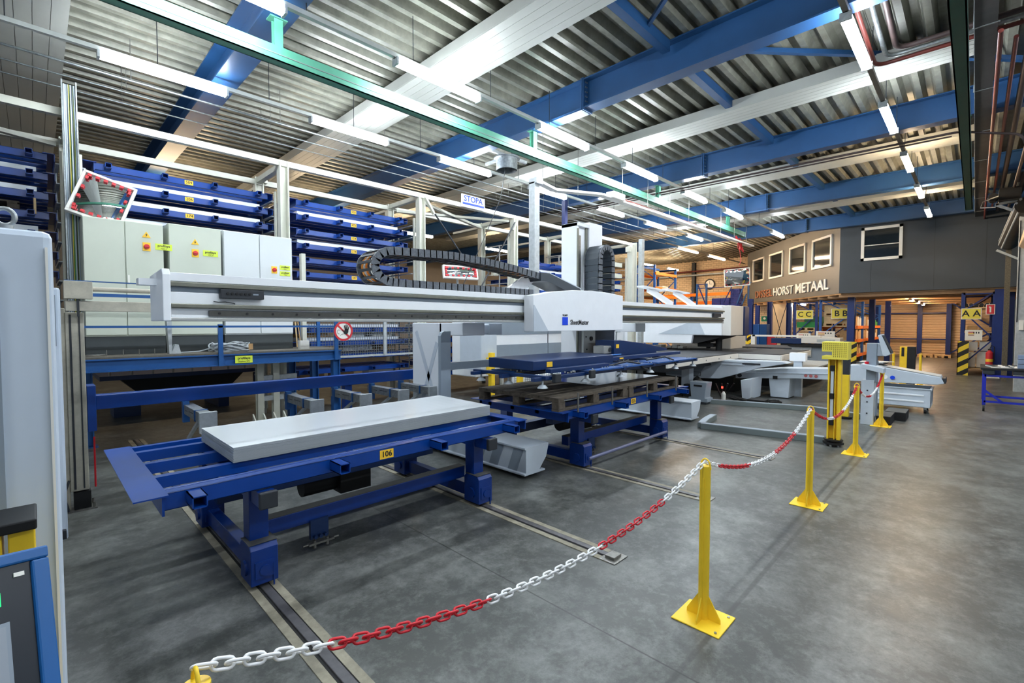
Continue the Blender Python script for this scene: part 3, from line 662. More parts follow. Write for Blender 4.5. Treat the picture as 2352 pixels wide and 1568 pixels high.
def echain(name, path, w, th, ydir, parent, pitch=.085, lab=None):
    """energy chain: side plates and crosspieces that follow a path lying in the XZ plane, width along Y"""
    side = M(); bars = M()
    side2 = M()
    for i in range(len(path) - 1):
        a = Vector(path[i]); b_ = Vector(path[i + 1])
        n_ = Vector((-(b_ - a).z, 0, (b_ - a).x)).normalized()
        for yy in (0, w):
            (side if yy == 0 else side2).bar(a + Vector((0, yy, 0)) - (b_ - a) * .08, b_ + Vector((0, yy, 0)) + (b_ - a) * .08, .02, th, up=tuple(n_))
        mid = (a + b_) / 2
        for s in (-1, 1): bars.bar(mid + n_ * s * th * .42, mid + n_ * s * th * .42 + Vector((0, w, 0)), .03, .012, up=tuple(n_))
    o = part(name, side, mat('energy_chain_grey', (104, 110, 118), .6, var=.35, scale=40, bump=.4), parent)
    part('crosspieces', bars, DARK, o); part('rear_side_plate', side2, MATS['energy_chain_grey'], o)
    return o
def arcpath(pts, step):
    out = []; 
    for a, b_ in zip(pts, pts[1:]):
        a = Vector(a); b_ = Vector(b_); n = max(1, round((b_ - a).length / step))
        for k in range(n): out.append(a + (b_ - a) * k / n)
    out.append(Vector(pts[-1])); return out
pts = [(4.9, 4.42, 2.19), (2.75, 4.42, 2.19)]
for k in range(1, 9): t_ = PI / 2 + PI * k / 8; pts.append((2.70 + .17 * math.cos(t_) * 1.3, 4.42, 2.36 - .17 * math.sin(t_)))
for x, z in ((3.0, 2.54), (3.5, 2.56), (4.0, 2.54), (4.5, 2.50), (5.05, 2.43)): pts.append((x, 4.42, z))
ec = echain('energy_chain', arcpath(pts, .09), .32, .085, 1, g)
for k, cc in enumerate(((232, 130, 30), (228, 228, 228), (60, 64, 70), (232, 130, 30), (205, 205, 200), (230, 150, 60))):
    pp = [Vector(p) + Vector((0, .05 + k * .045, 0)) for p in arcpath(pts, .12)]
    part('cable', M().tube(pp, .012, 6), mat('cable_%d_%d' % (cc[0], cc[2]), cc, .5), ec)
part('chain_guide', M().prism([(5.03, 2.36), (5.2, 2.36), (6.02, 2.14), (6.08, 2.2), (5.95, 2.3), (5.22, 2.48), (5.03, 2.48)], 'y', 4.38, 4.76), mat('guide_dark', (62, 70, 78), .4), g, bevel=.004)
part('chain_guide_cover', M().prism([(5.22, 2.481), (5.95, 2.301), (6.06, 2.201), (6.08, 2.215), (5.96, 2.312), (5.22, 2.49)], 'y', 4.38, 4.76), LGREY, g)
part('chain_guide_stay', M().bar((4.55, 4.6, 2.14), (5.0, 4.6, 2.40), .04, .16).bar((4.75, 4.6, 2.14), (5.1, 4.6, 2.38), .03, .03), WHITE, g)
pts = [(6.39, 4.30, 2.2)] + [(6.39, 4.30, 2.2 + .1 * k) for k in range(1, 7)]
cx = 6.57
for k in range(0, 9): t_ = PI - PI * k / 8; pts.append((cx + .18 * math.cos(t_), 4.30, 2.80 + .20 * math.sin(t_)))
pts += [(6.75, 4.30, 2.8 - .1 * k) for k in range(1, 7)]
ec2 = echain('energy_chain_upright', pts, .28, .085, 1, g)
m = M()
for a, b_ in zip(pts, pts[1:]):
    a = Vector(a); b_ = Vector(b_); n_ = Vector((-(b_ - a).z, 0, (b_ - a).x)).normalized(); m.bar((a + b_) / 2 + n_ * .036 + Vector((0, .02, 0)), (a + b_) / 2 + n_ * .036 + Vector((0, .26, 0)), .095, .012, up=tuple(n_)); m.bar((a + b_) / 2 - n_ * .036 + Vector((0, .02, 0)), (a + b_) / 2 - n_ * .036 + Vector((0, .26, 0)), .08, .012, up=tuple(n_))
part('chain_cover_plate', m, mat('chain_plate', (66, 74, 82), .45, var=.1), ec2)
part('far_end_box', M().box(10.9, Y0 - .05, 1.92, 11.3, Y0, 2.0), DARK, g)
for s in (0, 1.1):
    part('signal_wing', M().bar((8.3 + s, 4.5, 2.42), (9.3 + s, 4.5, 2.16), .06, .1).bar((8.0 + s * .9, 4.5, 2.46), (8.9 + s, 4.5, 2.42), .14, .03), WHITE, g)
solo('warning_lamp', M().cyl((4.03, 4.55, 2.14), (4.03, 4.55, 2.19), .05, 12, .03).box(3.96, 4.53, 2.14, 4.1, 4.57, 2.16), RED, 'small red object on top of the white gantry beam', 'fitting')
# suction frame
sf = thing('suction_frame', 'dark blue suction gripper frame hanging from the carriage above the pallets', 'gripper', (5.7, 3.9, 1.2))
part('center_box', M().prism([(3.55, 1.22), (4.3, 1.22), (4.3, 1.34), (3.55, 1.33)], 'x', 3.95, 5.6), NAVY, sf, bevel=.008)
part('center_box', M().prism([(6.25, 1.28), (7.1, 1.28), (8.0, 1.28), (8.0, 1.32), (7.1, 1.44), (6.45, 1.50), (6.25, 1.5)], 'y', 3.95, 4.3), NAVY, sf, bevel=.008)
part('long_beam', M().box(4.9, 3.7, 1.225, 8.0, 3.8, 1.275), NAVY, sf, bevel=.004); part('long_beam', M().box(5.6, 3.95, 1.225, 7.6, 4.1, 1.29), NAVY, sf, bevel=.004)
part('front_channel', M().box(4.1, 3.42, 1.19, 5.3, 3.5, 1.24), NAVY, sf, bevel=.004)
part('yellow_label', M().box(4.18, 3.544, 1.25, 4.28, 3.549, 1.31), YSTK, sf); part('yellow_label', M().box(6.3, 3.944, 1.38, 6.38, 3.949, 1.44), YSTK, sf); part('yellow_label', M().box(6.0, 3.694, 1.24, 6.1, 3.699, 1.26), YSTK, sf)
part('joint_block', M().box(6.05, 4.0, 1.3, 6.35, 4.2, 1.42).box(6.4, 4.0, 1.34, 6.6, 4.2, 1.4), ALU, sf, bevel=.01)
part('joint_ring', M().cyl((6.2, 3.985, 1.36), (6.2, 4.0, 1.36), .035, 16), DARK, sf)
k = 0
for y in (3.35, 3.85, 4.35):
    part('gripper_rail', M().box(3.75, y, 1.13, 7.9, y + .06, 1.17), NAVY, sf, bevel=.003)
for x in (3.9, 4.7, 5.5, 6.3, 7.1, 7.75):
    part('gripper_bar', M().box(x - .03, 3.3, 1.15, x + .03, 4.5, 1.185), NAVY, sf, bevel=.003)
GRID = mat('gripper_plate', (26, 84, 158), .4, var=.3, scale=60)
for (a, b_, c_, d_) in ((4.75, 3.3, 5.45, 3.62), (5.55, 3.3, 6.25, 3.8), (6.4, 3.3, 7.75, 3.7), (4.0, 3.9, 4.65, 4.3)):
    part('perforated_plate', M().box(a, b_, 1.172, c_, d_, 1.19), GRID, sf)
for i in range(60):
    pass
mm = M()
for i in range(70):
    x = random.uniform(4.0, 7.7); y = random.choice((3.33, 3.38, 3.6, 3.87, 4.0)); mm.cyl((x, y, 1.185), (x, y, 1.205), .008, 6)
part('bolt_heads', mm, ALU, sf, kind='stuff')
for x in (3.9, 4.7, 5.5, 6.3, 7.1, 7.75):
    for y in (3.37, 3.9, 4.38):
        cup = part('suction_cup', M().cyl((x, y, 1.13), (x, y, 1.08), .012, 10).cyl((x, y, 1.085), (x, y, 1.05), .03, 16, .062), mat('cup_grey', (176, 184, 190), .4), sf)
part('corner_bumper', M().box(4.02, 3.28, 1.1, 4.12, 3.34, 1.2), DARK, sf, bevel=.01); part('corner_bumper', M().box(4.66, 3.26, 1.1, 4.76, 3.3, 1.2), DARK, sf, bevel=.01)
part('air_hose', M().tube([(5.4, 3.5, 1.19), (5.7, 3.4, 1.24), (5.95, 3.35, 1.2), (6.05, 3.33, 1.12), (6.2, 3.36, 1.1)], .014, 8).tube([(6.6, 3.6, 1.2), (6.8, 3.4, 1.25), (6.95, 3.33, 1.2), (7.05, 3.33, 1.12)], .012, 8), DARK, sf)
part('blue_air_hose', M().tube([(4.9, 3.9, 1.28), (5.6, 3.8, 1.30), (6.3, 3.86, 1.29)], .008, 6), mat('air_hose_blue', (30, 130, 220), .4), sf)

# ------------------------------------------------------------ storage tower behind
P0 = 9.2
sr = thing('storage_tower', 'tall cream steel storage tower frame holding the blue trays', 'rack', (4, 9.2, 0))
PX = (-2.8, .43, 3.30, 6.33, 9.42, 12.45, 15.6)
for x in PX:
    o = part('front_post', M().hpost(x, P0, 0, 4.74, .16, .16, .02, 'x').box(x - .12, P0 + .08, 0, x - .09, P0 + .14, 4.2).box(x + .09, P0 + .08, 0, x + .12, P0 + .14, 4.2), CREAM, sr)
    part('rear_post', M().hpost(x, 10.55, 0, 4.74, .16, .16, .02, 'x'), CREAM, sr)
    part('cross_tie', M().bar((x, 9.28, 4.68), (x, 10.5, 4.68), .1, .1).bar((x + .1, 10.4, 4.66), (x + .1, 12, 4.66), .06), CREAM, sr)
part('front_top_beam', M().box(-5, P0 - .05, 4.66, 15.7, P0 + .05, 4.76), CREAM, sr); part('rear_top_beam', M().box(-5, 10.5, 4.6, 15.7, 10.6, 4.7), CREAM, sr)
for i, (a, b_) in enumerate(zip(PX, PX[1:])):
    for x in (a + .14, b_ - .14):
        ks = range(5 if i == 3 else 0, 14); m = M().box(x - .005, 9.9, 0, x + .005, 9.95, 4.04 - ks[0] * .276)
        for k in ks: z = 4.02 - k * .276; m.prism([(9.35, z), (10.5, z), (10.5, z + .03), (9.35, z + .015)], 'x', x - .02, x + .02)
        part('runner_ladder', m, GALVD, sr)
part('tension_rod', M().cyl((6.42, 9.1, 4.6), (7.9, 9.1, 3.0), .02, 8), DARK, sr); part('tension_rod', M().cyl((9.36, 9.1, 4.55), (7.9, 9.1, 2.4), .02, 8), DARK, sr)
part('rod_clevis', M().bar((6.38, 9.08, 4.66), (6.62, 9.08, 4.32), .08, .04), CREAM, sr); part('rod_clevis', M().bar((9.42, 9.08, 4.62), (9.25, 9.08, 4.32), .08, .04), CREAM, sr)
for (a, b_) in (((6.4, 9.3, 4.6), (9.3, 10.5, 4.6)), ((6.5, 10.5, 4.6), (9.3, 9.3, 4.6)), ((-2.7, 9.3, 4.6), (.3, 10.5, 4.6))): part('top_brace', M().bar(a, b_, .1, .06), CREAM, sr)
part('left_slat', M().box(9.3, 9.9, 3.15, 9.5, 10.0, 3.25), CREAM, sr)
# outer cable mast at the left, full of cables
cm = thing('cable_mast', 'tall open cable channel beside the convex mirror, packed with coloured cables', 'cable channel', (.5, 8.9, 1.5))
part('channel', M().box(.34, 8.98, 1.3, .355, 9.08, 5.1).box(.485, 8.98, 1.3, .50, 9.08, 5.1).box(.34, 9.06, 1.3, .50, 9.08, 5.0), GALV, cm)
for k, cc in enumerate(((200, 214, 224), (150, 160, 170), (220, 224, 226), (96, 110, 120), (210, 190, 80), (90, 150, 90), (190, 200, 210), (60, 70, 78), (120, 130, 60), (170, 184, 196))):
    rr = random.Random(k); x = .366 + k * .012
    part('cable', M().tube([(x + rr.uniform(-.005, .005), 9.0 + .004 * (k % 3), z) for z in (1.4, 2.4, 3.2, 4.1, 5.05)], .008, 6), mat('mast_cable_%d' % k, cc, .5), cm)

BAYS = [(-2.33, 'leftmost bay'), (.58, 'bay right of the cable mast'), (3.5, 'bay behind the middle post'), (6.5, 'bay below the STOPA sign'), (9.62, 'bay behind the galvanised duct'), (12.65, 'farthest bay')]
proto = None
rows = 14
nums = {(1, 0): '509', (1, 1): '206', (1, 2): '174', (2, 0): '503', (2, 1): '472', (2, 2): '154', (2, 3): '214', (2, 5): '047'}
for bi, (x0, bl) in enumerate(BAYS):
    for k in range(rows):
        if bi == 3 and k < 6: continue
        if bi >= 4 and k < 2: continue
        z = 4.06 - k * .276
        if z < .3 or (bi in (0, 1) and z < 1.5): continue
        lab = 'blue tray in the %s, %s level from the top' % (bl, ordn(k))
        L = 2.55 if bi != 4 else 2.6
        key = (bi, k) in nums
        if key:
            t = tray(lab, L=2.6, Wd=1.05, nst=4, grp='blue trays in the storage tower', number=nums[(bi, k)]); t.location = (x0, 9.42, z)
        else:
            if proto is None: proto = tray(lab, L=2.6, Wd=1.05, nst=4, grp='blue trays in the storage tower'); t = proto; t.location = (x0, 9.42, z)
            else: t = dup(proto, (x0, 9.42, z), lab)
# loads lying on some trays (pale sheets)
load = None
for n_, (bi, k) in enumerate(((0, 1), (0, 2), (0, 4), (1, 1), (1, 2), (1, 3), (2, 1), (2, 3), (2, 6), (3, 7), (3, 9), (4, 3), (4, 5), (1, 6), (2, 9), (2, 10), (0, 7), (5, 4))):
    x0, bl = BAYS[bi]; z = 4.06 - k * .276 + .105
    lab = 'pale sheet pile on a tray, %s, %s level' % (bl, ordn(k))
    if load is None: load = solo('sheet_pile', M().box(0, 0, 0, 2.25, .9, .075), SHEET, lab, 'sheets', 'sheet piles in the storage tower')
    c = load if n_ == 0 else load.copy()
    if n_: C.objects.link(c); c['label'] = lab
    c.location = (x0 + 1.28, 9.95, z)
pallet(-2.4, 9.5, 4.06 - 3 * .276 + .105, 2.3, .9, 'old dark pallet on a tray of the leftmost storage bay', grp=None, h=.12)
for i, (x, k) in enumerate(((-.33, 3), (.05, 3))): solo('stake', M().cyl((x, 9.36, 4.06 - k * .276 + .05), (x, 9.36, 4.06 - k * .276 + .27), .014, 8), WOODL, 'short pale stake on a leftmost-bay tray, %s of two' % ('left' if i == 0 else 'right'), 'stake', 'stakes in the leftmost bay')
# low bay: boxes and tarnished stock seen through the mesh
PB = [((3.7, 9.6, .62), (.5, .3, .12), CARD), ((4.4, 9.6, .62), (.45, .3, .1), CARD), ((5.2, 9.6, .62), (.6, .3, .12), PAPER), ((3.8, 9.6, 1.17), (.5, .4, .1), PAPER), ((4.6, 9.6, 1.17), (.7, .4, .12), PAPER), ((5.5, 9.6, 1.17), (.4, .4, .1), CARD),
      ((3.7, 9.6, 1.45), (.6, .4, .13), CARD), ((4.6, 9.6, 1.45), (.5, .4, .11), SHEET), ((5.3, 9.6, 1.45), (.5, .4, .13), PAPER)]
for i, (p, s, m_) in enumerate(PB):
    solo('stored_part', M().box(p[0], p[1], p[2] + .0, p[0] + s[0], p[1] + s[1], p[2] + s[2]), m_, 'pale stored block seen through the wire mesh fence, number %s counted from the lowest left' % ordn(i), 'stock', 'stored blocks behind the wire mesh', bevel=.01)

# STOPA sign
s = thing('company_sign', 'white sign with blue STOPA lettering on the storage tower', 'sign', (7.85, 9.1, 4.7))
part('board', M().box(7.47, 9.10, 4.66, 8.24, 9.12, 4.97), CABW, s)
text('sign_text', 'STOPA', .20, (7.85, 9.095, 4.87), FY, TXTB, s, .002, bold=True)
part('blue_band', M().box(7.5, 9.094, 4.725, 8.21, 9.10, 4.775), TXTB, s)
part('small_text_line', M().box(7.5, 9.094, 4.69, 8.21, 9.10, 4.705), MGREY, s)

# ------------------------------------------------------------ platform with control cabinets
pf = thing('platform', 'raised blue steel platform carrying the row of control cabinets', 'platform', (2, 8.6, 0))
part('front_beam', M().ibeam((.42, 8.02, 1.215), (3.80, 8.02, 1.215), .1, .17, .018), MEZBLUE, pf)
part('rear_beam', M().ibeam((.42, 9.0, 1.215), (3.80, 9.0, 1.215), .1, .17, .018), MEZBLUE, pf)
part('deck', M().box(.40, 7.98, 1.30, 3.82, 9.05, 1.325), mat('deck_grating', (104, 98, 88), .7, var=.3, scale=30), pf)
for (x, y) in ((3.72, 8.05), (3.72, 8.95), (3.3, 8.95), (.5, 8.95)): part('leg', M().hpost(x, y, 0, 1.13, .12, .12, .014, 'x').box(x - .1, y - .1, 0, x + .1, y + .1, .015), MEZBLUE, pf)
for (x, z1) in ((1.93, 1.75), (3.70, 2.0)): part('railing_post', M().box(x - .03, 7.94, 1.13, x + .03, 7.98, z1), MEZBLUE, pf)
part('handrail', M().box(.3, 7.94, 2.10, 3.75, 7.98, 2.14), MEZBLUE, pf); part('knee_rail', M().box(.3, 7.94, 1.70, 3.75, 7.97, 1.73), MEZBLUE, pf)
def sticker(p, x, y, z, line2, w=.16):
    b = part('lime_sticker', M().box(x, y - .004, z, x + w, y, z + w * .45), LIME, p)
    text('sticker_text', 'profilsys', w * .22, (x + w / 2, y - .006, z + w * .3), FY, TXT, p, .0006, bold=True)
    text('sticker_text', line2, w * .15, (x + w / 2, y - .006, z + w * .1), FY, TXT, p, .0006)
sticker(pf, 2.12, 7.968, 1.16, 'Station 5/6', .24)
for (x0, x1, doors, zt, m_, lab, nm) in ((.48, 1.36, 2, 3.20, CABG, 'greenish two-door control cabinet at the left of the platform', 0), (1.42, 2.10, 1, 3.24, CABG, 'greenish single-door control cabinet in the middle of the platform', 1), (2.13, 3.18, 2, 3.24, CABW, 'off-white two-door control cabinet at the right of the platform', 2)):
    t = thing('control_cabinet', lab, 'cabinet', ((x0 + x1) / 2, 8.75, 1.325), 'control cabinets on the platform')
    part('plinth', M().box(x0, 8.53, 1.325, x1, 9.0, 1.58), PLINTH, t, bevel=.004)
    part('body', M().box(x0, 8.52, 1.58, x1, 9.0, zt), m_, t, bevel=.004)
    dw = (x1 - x0) / doors
    for k in range(doors):
        d_ = part('door', M().box(x0 + k * dw + .006, 8.495, 1.60, x0 + (k + 1) * dw - .006, 8.52, zt - .01), m_, t, bevel=.004)
        if nm == 0 and k == 1: part('latch', M().box(x0 + dw + .02, 8.485, 2.32, x0 + dw + .04, 8.495, 2.44), CLEAR, d_)
    xs = {0: x0 + dw + .24, 1: x0 + .33, 2: x1 - .30}[nm]
    z = {0: 2.86, 1: 2.83, 2: 2.67}[nm]
    part('main_switch_plate', M().box(xs - .045, 8.488, z - .06, xs + .045, 8.495, z + .06), YSTK, t)
    part('main_switch', M().cyl((xs, 8.47, z), (xs, 8.488, z), .034, 16).box(xs - .03, 8.455, z - .008, xs + .03, 8.47, z + .008), RED, t)
    if nm < 2:
        part('warning_triangle', M().prism([(xs - .05, z + .13), (xs + .05, z + .13), (xs, z + .215)], 'y', 8.488, 8.495), YSTK, t)
        part('lightning_mark', M().prism([(xs + .006, z + .19), (xs - .012, z + .165), (xs, z + .165), (xs - .006, z + .14), (xs + .014, z + .172), (xs + .002, z + .172)], 'y', 8.485, 8.488), TXT, t)
    else: sticker(t, xs + .09, 8.494, z - .09, '+SS.2', .17)
    sticker(t, xs + (.1 if nm < 2 else .09), 8.494, z - .03 + (.04 if nm == 2 else 0), ('+SC.1', '+SC.4', '+SS.1')[nm], .2 if nm < 2 else .17)
# cable coil, funnel and things on the deck
m = M()
for k in range(9):
    r = .19 + .012 * (k % 4); cz = 1.345 + .018 * (k // 2) + .02
    m.tube([(2.12 + r * 1.25 * math.cos(2 * PI * i / 26 + k), 8.22 + r * .8 * math.sin(2 * PI * i / 26 + k), cz + .035 * math.sin(i * .7 + k * 1.3)) for i in range(26)], .012, 6, closed=True)
m.tube([(1.9, 8.2, 1.4), (1.7, 8.15, 1.35), (1.4, 8.12, 1.34)], .01, 6)
cc = thing('cable_coil', 'grey coil of cable lying on the platform behind the blue post', 'cable', (2.12, 8.22, 1.33)); part('loops', m, mat('cable_grey', (150, 156, 160), .5), cc)
part('paper_tag', M().box(2.32, 8.0, 1.36, 2.38, 8.01, 1.45), CARD, cc)
solo('sheet_trough', M().prism([(1.33, 1.33), (1.47, 1.33), (1.44, 1.46), (1.40, 1.46), (1.36, 1.36), (1.37, 2.0), (1.30, 2.0)], 'y', 8.1, 8.25), GALVD, 'folded galvanised sheet trough standing on the platform left of the cable coil', 'trough')
m = M()
for k in range(4):
    m.cyl((.66 + k * .17, 8.15, 1.33), (.66 + k * .17, 8.15, 1.41), .006, 6)
solo('anchor_bolts', m.tube([(.55 + .1 * math.cos(i * .5), 8.2 + .06 * math.sin(i * .5), 1.335 + i * .0006) for i in range(26)], .005, 5), STEEL, 'a few upright bolts and wire lying at the left end of the platform deck', 'bolts', kind='stuff')
solo('carton', M().box(3.18, 8.2, 1.325, 3.33, 8.3, 1.47), PAPER, 'small white carton on the platform at the cabinet end', 'box')
t = thing('wood_batten_bundle', 'upright battens leaning beside the right cabinet', 'battens', (3.3, 8.6, 1.33))
part('batten', M().bar((3.24, 8.5, 1.35), (3.2, 8.6, 2.6), .02), WOODL, t); part('batten', M().bar((3.3, 8.5, 1.4), (3.2, 8.6, 2.6), .015), CARD, t); part('post', M().box(3.34, 8.5, 1.33, 3.41, 8.6, 3.0), CREAM, t)

# wire mesh fence right of the platform with the round no-entry sign
mf = thing('mesh_fence', 'grey wire mesh fence panel with blue posts right of the cabinets', 'fence', (4.7, 8.9, 1.1))
m = M(); x = 3.5
while x < 6.2: m.box(x - .0035, 9.0, 1.1, x + .0035, 9.007, 2.1); x += .052
z = 1.12
while z < 2.1: m.box(3.45, 9.0, z - .0035, 6.2, 9.007, z + .0035); z += .052
part('wire_mesh', m, mat('mesh_grey', (110, 116, 120), .5, .3), mf)
part('bottom_rail', M().box(3.45, 8.98, 1.08, 6.2, 9.02, 1.12), GALVD, mf); part('top_rail', M().box(3.45, 8.98, 2.06, 6.2, 9.02, 2.1), GALVD, mf)
for x, m_ in ((3.5, MEZBLUE), (3.82, MEZBLUE), (5.25, GALVD), (6.1, CREAM)): part('post', M().box(x - .03, 8.96, 1.08, x + .03, 9.0, 2.1), m_, mf)
s = thing('no_entry_sign', 'round white sign with red ring and a black hand, on the mesh fence', 'sign', (4.32, 7.9, 1.6))
cx, cz, sy = 3.82, 1.63, 7.93
part('disc', M().cyl((cx, sy, cz), (cx, sy + .01, cz), .165, 40), CLEAR, s)
m = M(); n = 48; vs = []
for i in range(n): a = 2 * PI * i / n; vs += [(cx + .172 * math.cos(a), sy - .002, cz + .172 * math.sin(a)), (cx + .138 * math.cos(a), sy - .002, cz + .138 * math.sin(a)), (cx + .172 * math.cos(a), sy - .006, cz + .172 * math.sin(a)), (cx + .138 * math.cos(a), sy - .006, cz + .138 * math.sin(a))]
fs = []
for i in range(n):
    j = (i + 1) % n
    for a, b_ in ((0, 1), (1, 3), (3, 2), (2, 0)): fs.append((i * 4 + a, j * 4 + a, j * 4 + b_, i * 4 + b_))
REDS = mat('sign_red', (206, 48, 56), .5)
part('red_ring', m.add(vs, fs), REDS, s)
part('red_bar', M().bar((cx - .1, sy - .004, cz + .1), (cx + .1, sy - .004, cz - .1), .004, .03, up=(1, 0, 1)), REDS, s)
m = M().prism([(cx + .0, cz - .03), (cx + .02, cz - .055), (cx + .06, cz - .055), (cx + .085, cz - .02), (cx + .085, cz + .03), (cx + .02, cz + .03)], 'y', sy - .012, sy - .006)
for (fx, fz, tx, tz) in ((.03, .02, .015, .10), (.045, .02, .045, .115), (.062, .02, .072, .105), (.078, .01, .098, .08), (.01, -.02, -.02, .02)): m.bar((cx + fx, sy - .009, cz + fz), (cx + tx, sy - .009, cz + tz), .006, .014, up=(1, 0, 0))
part('hand_symbol', m, TXT, s)
part('figure_outline', M().tube([(cx - .085 + .03 * math.cos(i * .5), sy - .006, cz - .01 + .035 * math.sin(i * .5)) for i in range(1, 11)], .003, 5).tube([(cx - .06, sy - .006, cz - .08), (cx - .04, sy - .006, cz - .055), (cx, sy - .006, cz - .05)], .003, 5), mat('outline_grey', (140, 140, 136), .5), s)
part('mounting_tab', M().box(cx - .16, sy + .01, cz - .01, cx - .13, sy + .05, cz + .01), MEZBLUE, s)

# ------------------------------------------------------------ long blue beam with galvanised roller arms
lb = thing('roller_arm_beam', 'long blue box beam with galvanised arms, level behind the sheet stack', 'conveyor frame', (2.2, 6.15, 0))
part('main_beam', M().box(.40, 6.06, .92, 4.35, 6.18, 1.06), TRAYBLUE, lb, bevel=.006)
part('end_bracket', M().box(.335, 6.02, .72, .40, 6.24, 1.16), TRAYBLUE, lb, bevel=.004)
for x in (2.95, 4.25): part('leg', M().box(x, 6.1, 0, x + .1, 6.2, .92), TRAYBLUE, lb)
for i, x in enumerate((1.10, 2.16, 2.76, 3.29, 3.76)):
    a = part('roller_arm', M().box(x, 5.30 - .0, .79, x + .1, 6.12, .89), GALV, lb, bevel=.004)
    part('arm_end_plate', M().box(x - .015, 5.26, .74 if i else .70, x + .135, 5.30, .90), GALVD, a, bevel=.003)
    part('arm_blue_joint', M().box(x - .01, 5.50, .785, x + .11, 5.52, .895).box(x - .01, 6.0, .7, x + .05, 6.06, .92), MEZBLUE, a)
    part('arm_holes', M().box(x - .0015, 5.6, .845, x, 5.78, .852).box(x - .0015, 5.85, .835, x, 5.95, .842), DARK, a)
    part('arm_strut', M().bar((x + .05, 5.55, .79), (x + .05, 6.1, .5), .03), GALVD, a)
solo('sensor', M().box(3.9, 5.35, .9, 4.0, 5.45, .94), YSTK, 'small orange-yellow sensor between the roller arms', 'sensor', bevel=.005)
t = thing('lifting_table', 'low dark blue lifting table with pins, far under the platform', 'table', (1.7, 12.0, 0))
part('top', M().box(.8, 11.2, .72, 3.4, 13.2, .80), NAVY, t)
mm = M()
for i in range(8): part('pin', M().cyl((.95 + i * .32, 11.3, .8), (.95 + i * .32, 11.3, .98), .02, 6), STEEL, t)
part('undercarriage', M().prism([(1.1, .72), (3.2, .72), (2.9, .4), (1.4, .4)], 'y', 11.4, 13.0), BLACK, t); part('drive_box', M().box(1.5, 11.2, .3, 2.4, 11.4, .45), NAVY, t)
part('yoke', M().bar((2.9, 11.3, .3), (3.4, 11.3, .45), .1).bar((3.4, 11.3, .45), (3.4, 11.3, .7), .08), NAVY, t); part('foot', M().box(1.0, 11.4, 0, 1.4, 12, .4), NAVY, t); part('foot', M().box(2.7, 11.4, 0, 2.9, 12.6, .4), NAVY, t)
t = thing('machine_stand', 'low cream machine frames with gusset feet beneath the platform', 'frame', (2.8, 8.5, 0))
for x in (2.35, 2.6): part('upright', M().hpost(x + .3, 8.6, 0, 1.1, .1, .12), CREAM, t)
for k in range(4): part('gusset_foot', M().prism([(8.2, .04), (8.5, .04), (8.5, .26)], 'x', 2.5 + k * .16, 2.52 + k * .16), CREAM, t)
part('base', M().box(2.45, 8.15, 0, 3.2, 8.75, .04), GALVD, t); part('crossbar', M().box(2.65, 8.56, .45, 3.25, 8.64, .53).box(2.65, 8.56, .8, 3.25, 8.64, .88), GALVD, t)
solo('hose_reel', M().box(2.98, 13.57, 0, 3.02, 13.63, .9).cyl((2.95, 13.6, .9), (3.05, 13.6, .9), .3, 24), mat('reel_red', (190, 60, 60), .5), 'red round hose reel far under the platform', 'reel')

# ------------------------------------------------------------ old cream lift frame at the left
lf = thing('lift_frame', 'worn cream lift frame with chain box and round crossbar at the left', 'frame', (.25, 6.0, 0))
part('column', M().box(.10, 6.0, .0, .20, 6.12, 1.9).box(.20, 5.98, .18, .33, 6.1, 1.86), OLDCREAM, lf, bevel=.006)
part('column_groove', M().box(.225, 5.972, .2, .24, 5.98, 1.84).box(.29, 5.972, .2, .30, 5.98, 1.84), DARK, lf)
part('foot', M().box(.22, 5.96, .0, .34, 6.08, .17), BLACK, lf); part('base_plate', M().box(.18, 5.92, 0, .38, 6.12, .012), STEEL, lf)
part('anchor_bolt', M().cyl((.36, 5.95, 0), (.36, 5.95, .06), .01, 8).cyl((.36, 6.09, 0), (.36, 6.09, .06), .01, 8), STEEL, lf)
part('chain_box', M().box(.19, 5.78, 1.98, .385, 5.9, 2.14), OLDCREAM, lf, bevel=.004)
part('roller_chain', M().box(.275, 5.80, 1.82, .292, 5.82, 1.98), DARK, lf)
part('crossbar', M().cyl((.385, 5.85, 2.075), (1.9, 5.85, 2.075), .022, 16), OLDCREAM, lf)
part('lower_beam', M().box(.2, 5.82, 1.87, 1.9, 5.9, 1.965), OLDCREAM, lf, bevel=.004)
part('blue_edge', M().box(.2, 5.9, 2.145, 1.8, 5.93, 2.155), MEZBLUE, lf)
part('red_chain', M().tube([(.385, 6.15, .15 + .045 * i) for i in range(12)], .008, 6), RED, lf)
part('cable_bundle', M().tube([(.14, 5.95, 0.02), (.12, 5.93, .2), (.16, 5.95, .35)], .012, 6).tube([(.18, 5.92, 0.02), (.15, 5.9, .18), (.19, 5.95, .3)], .01, 6), DARK, lf)

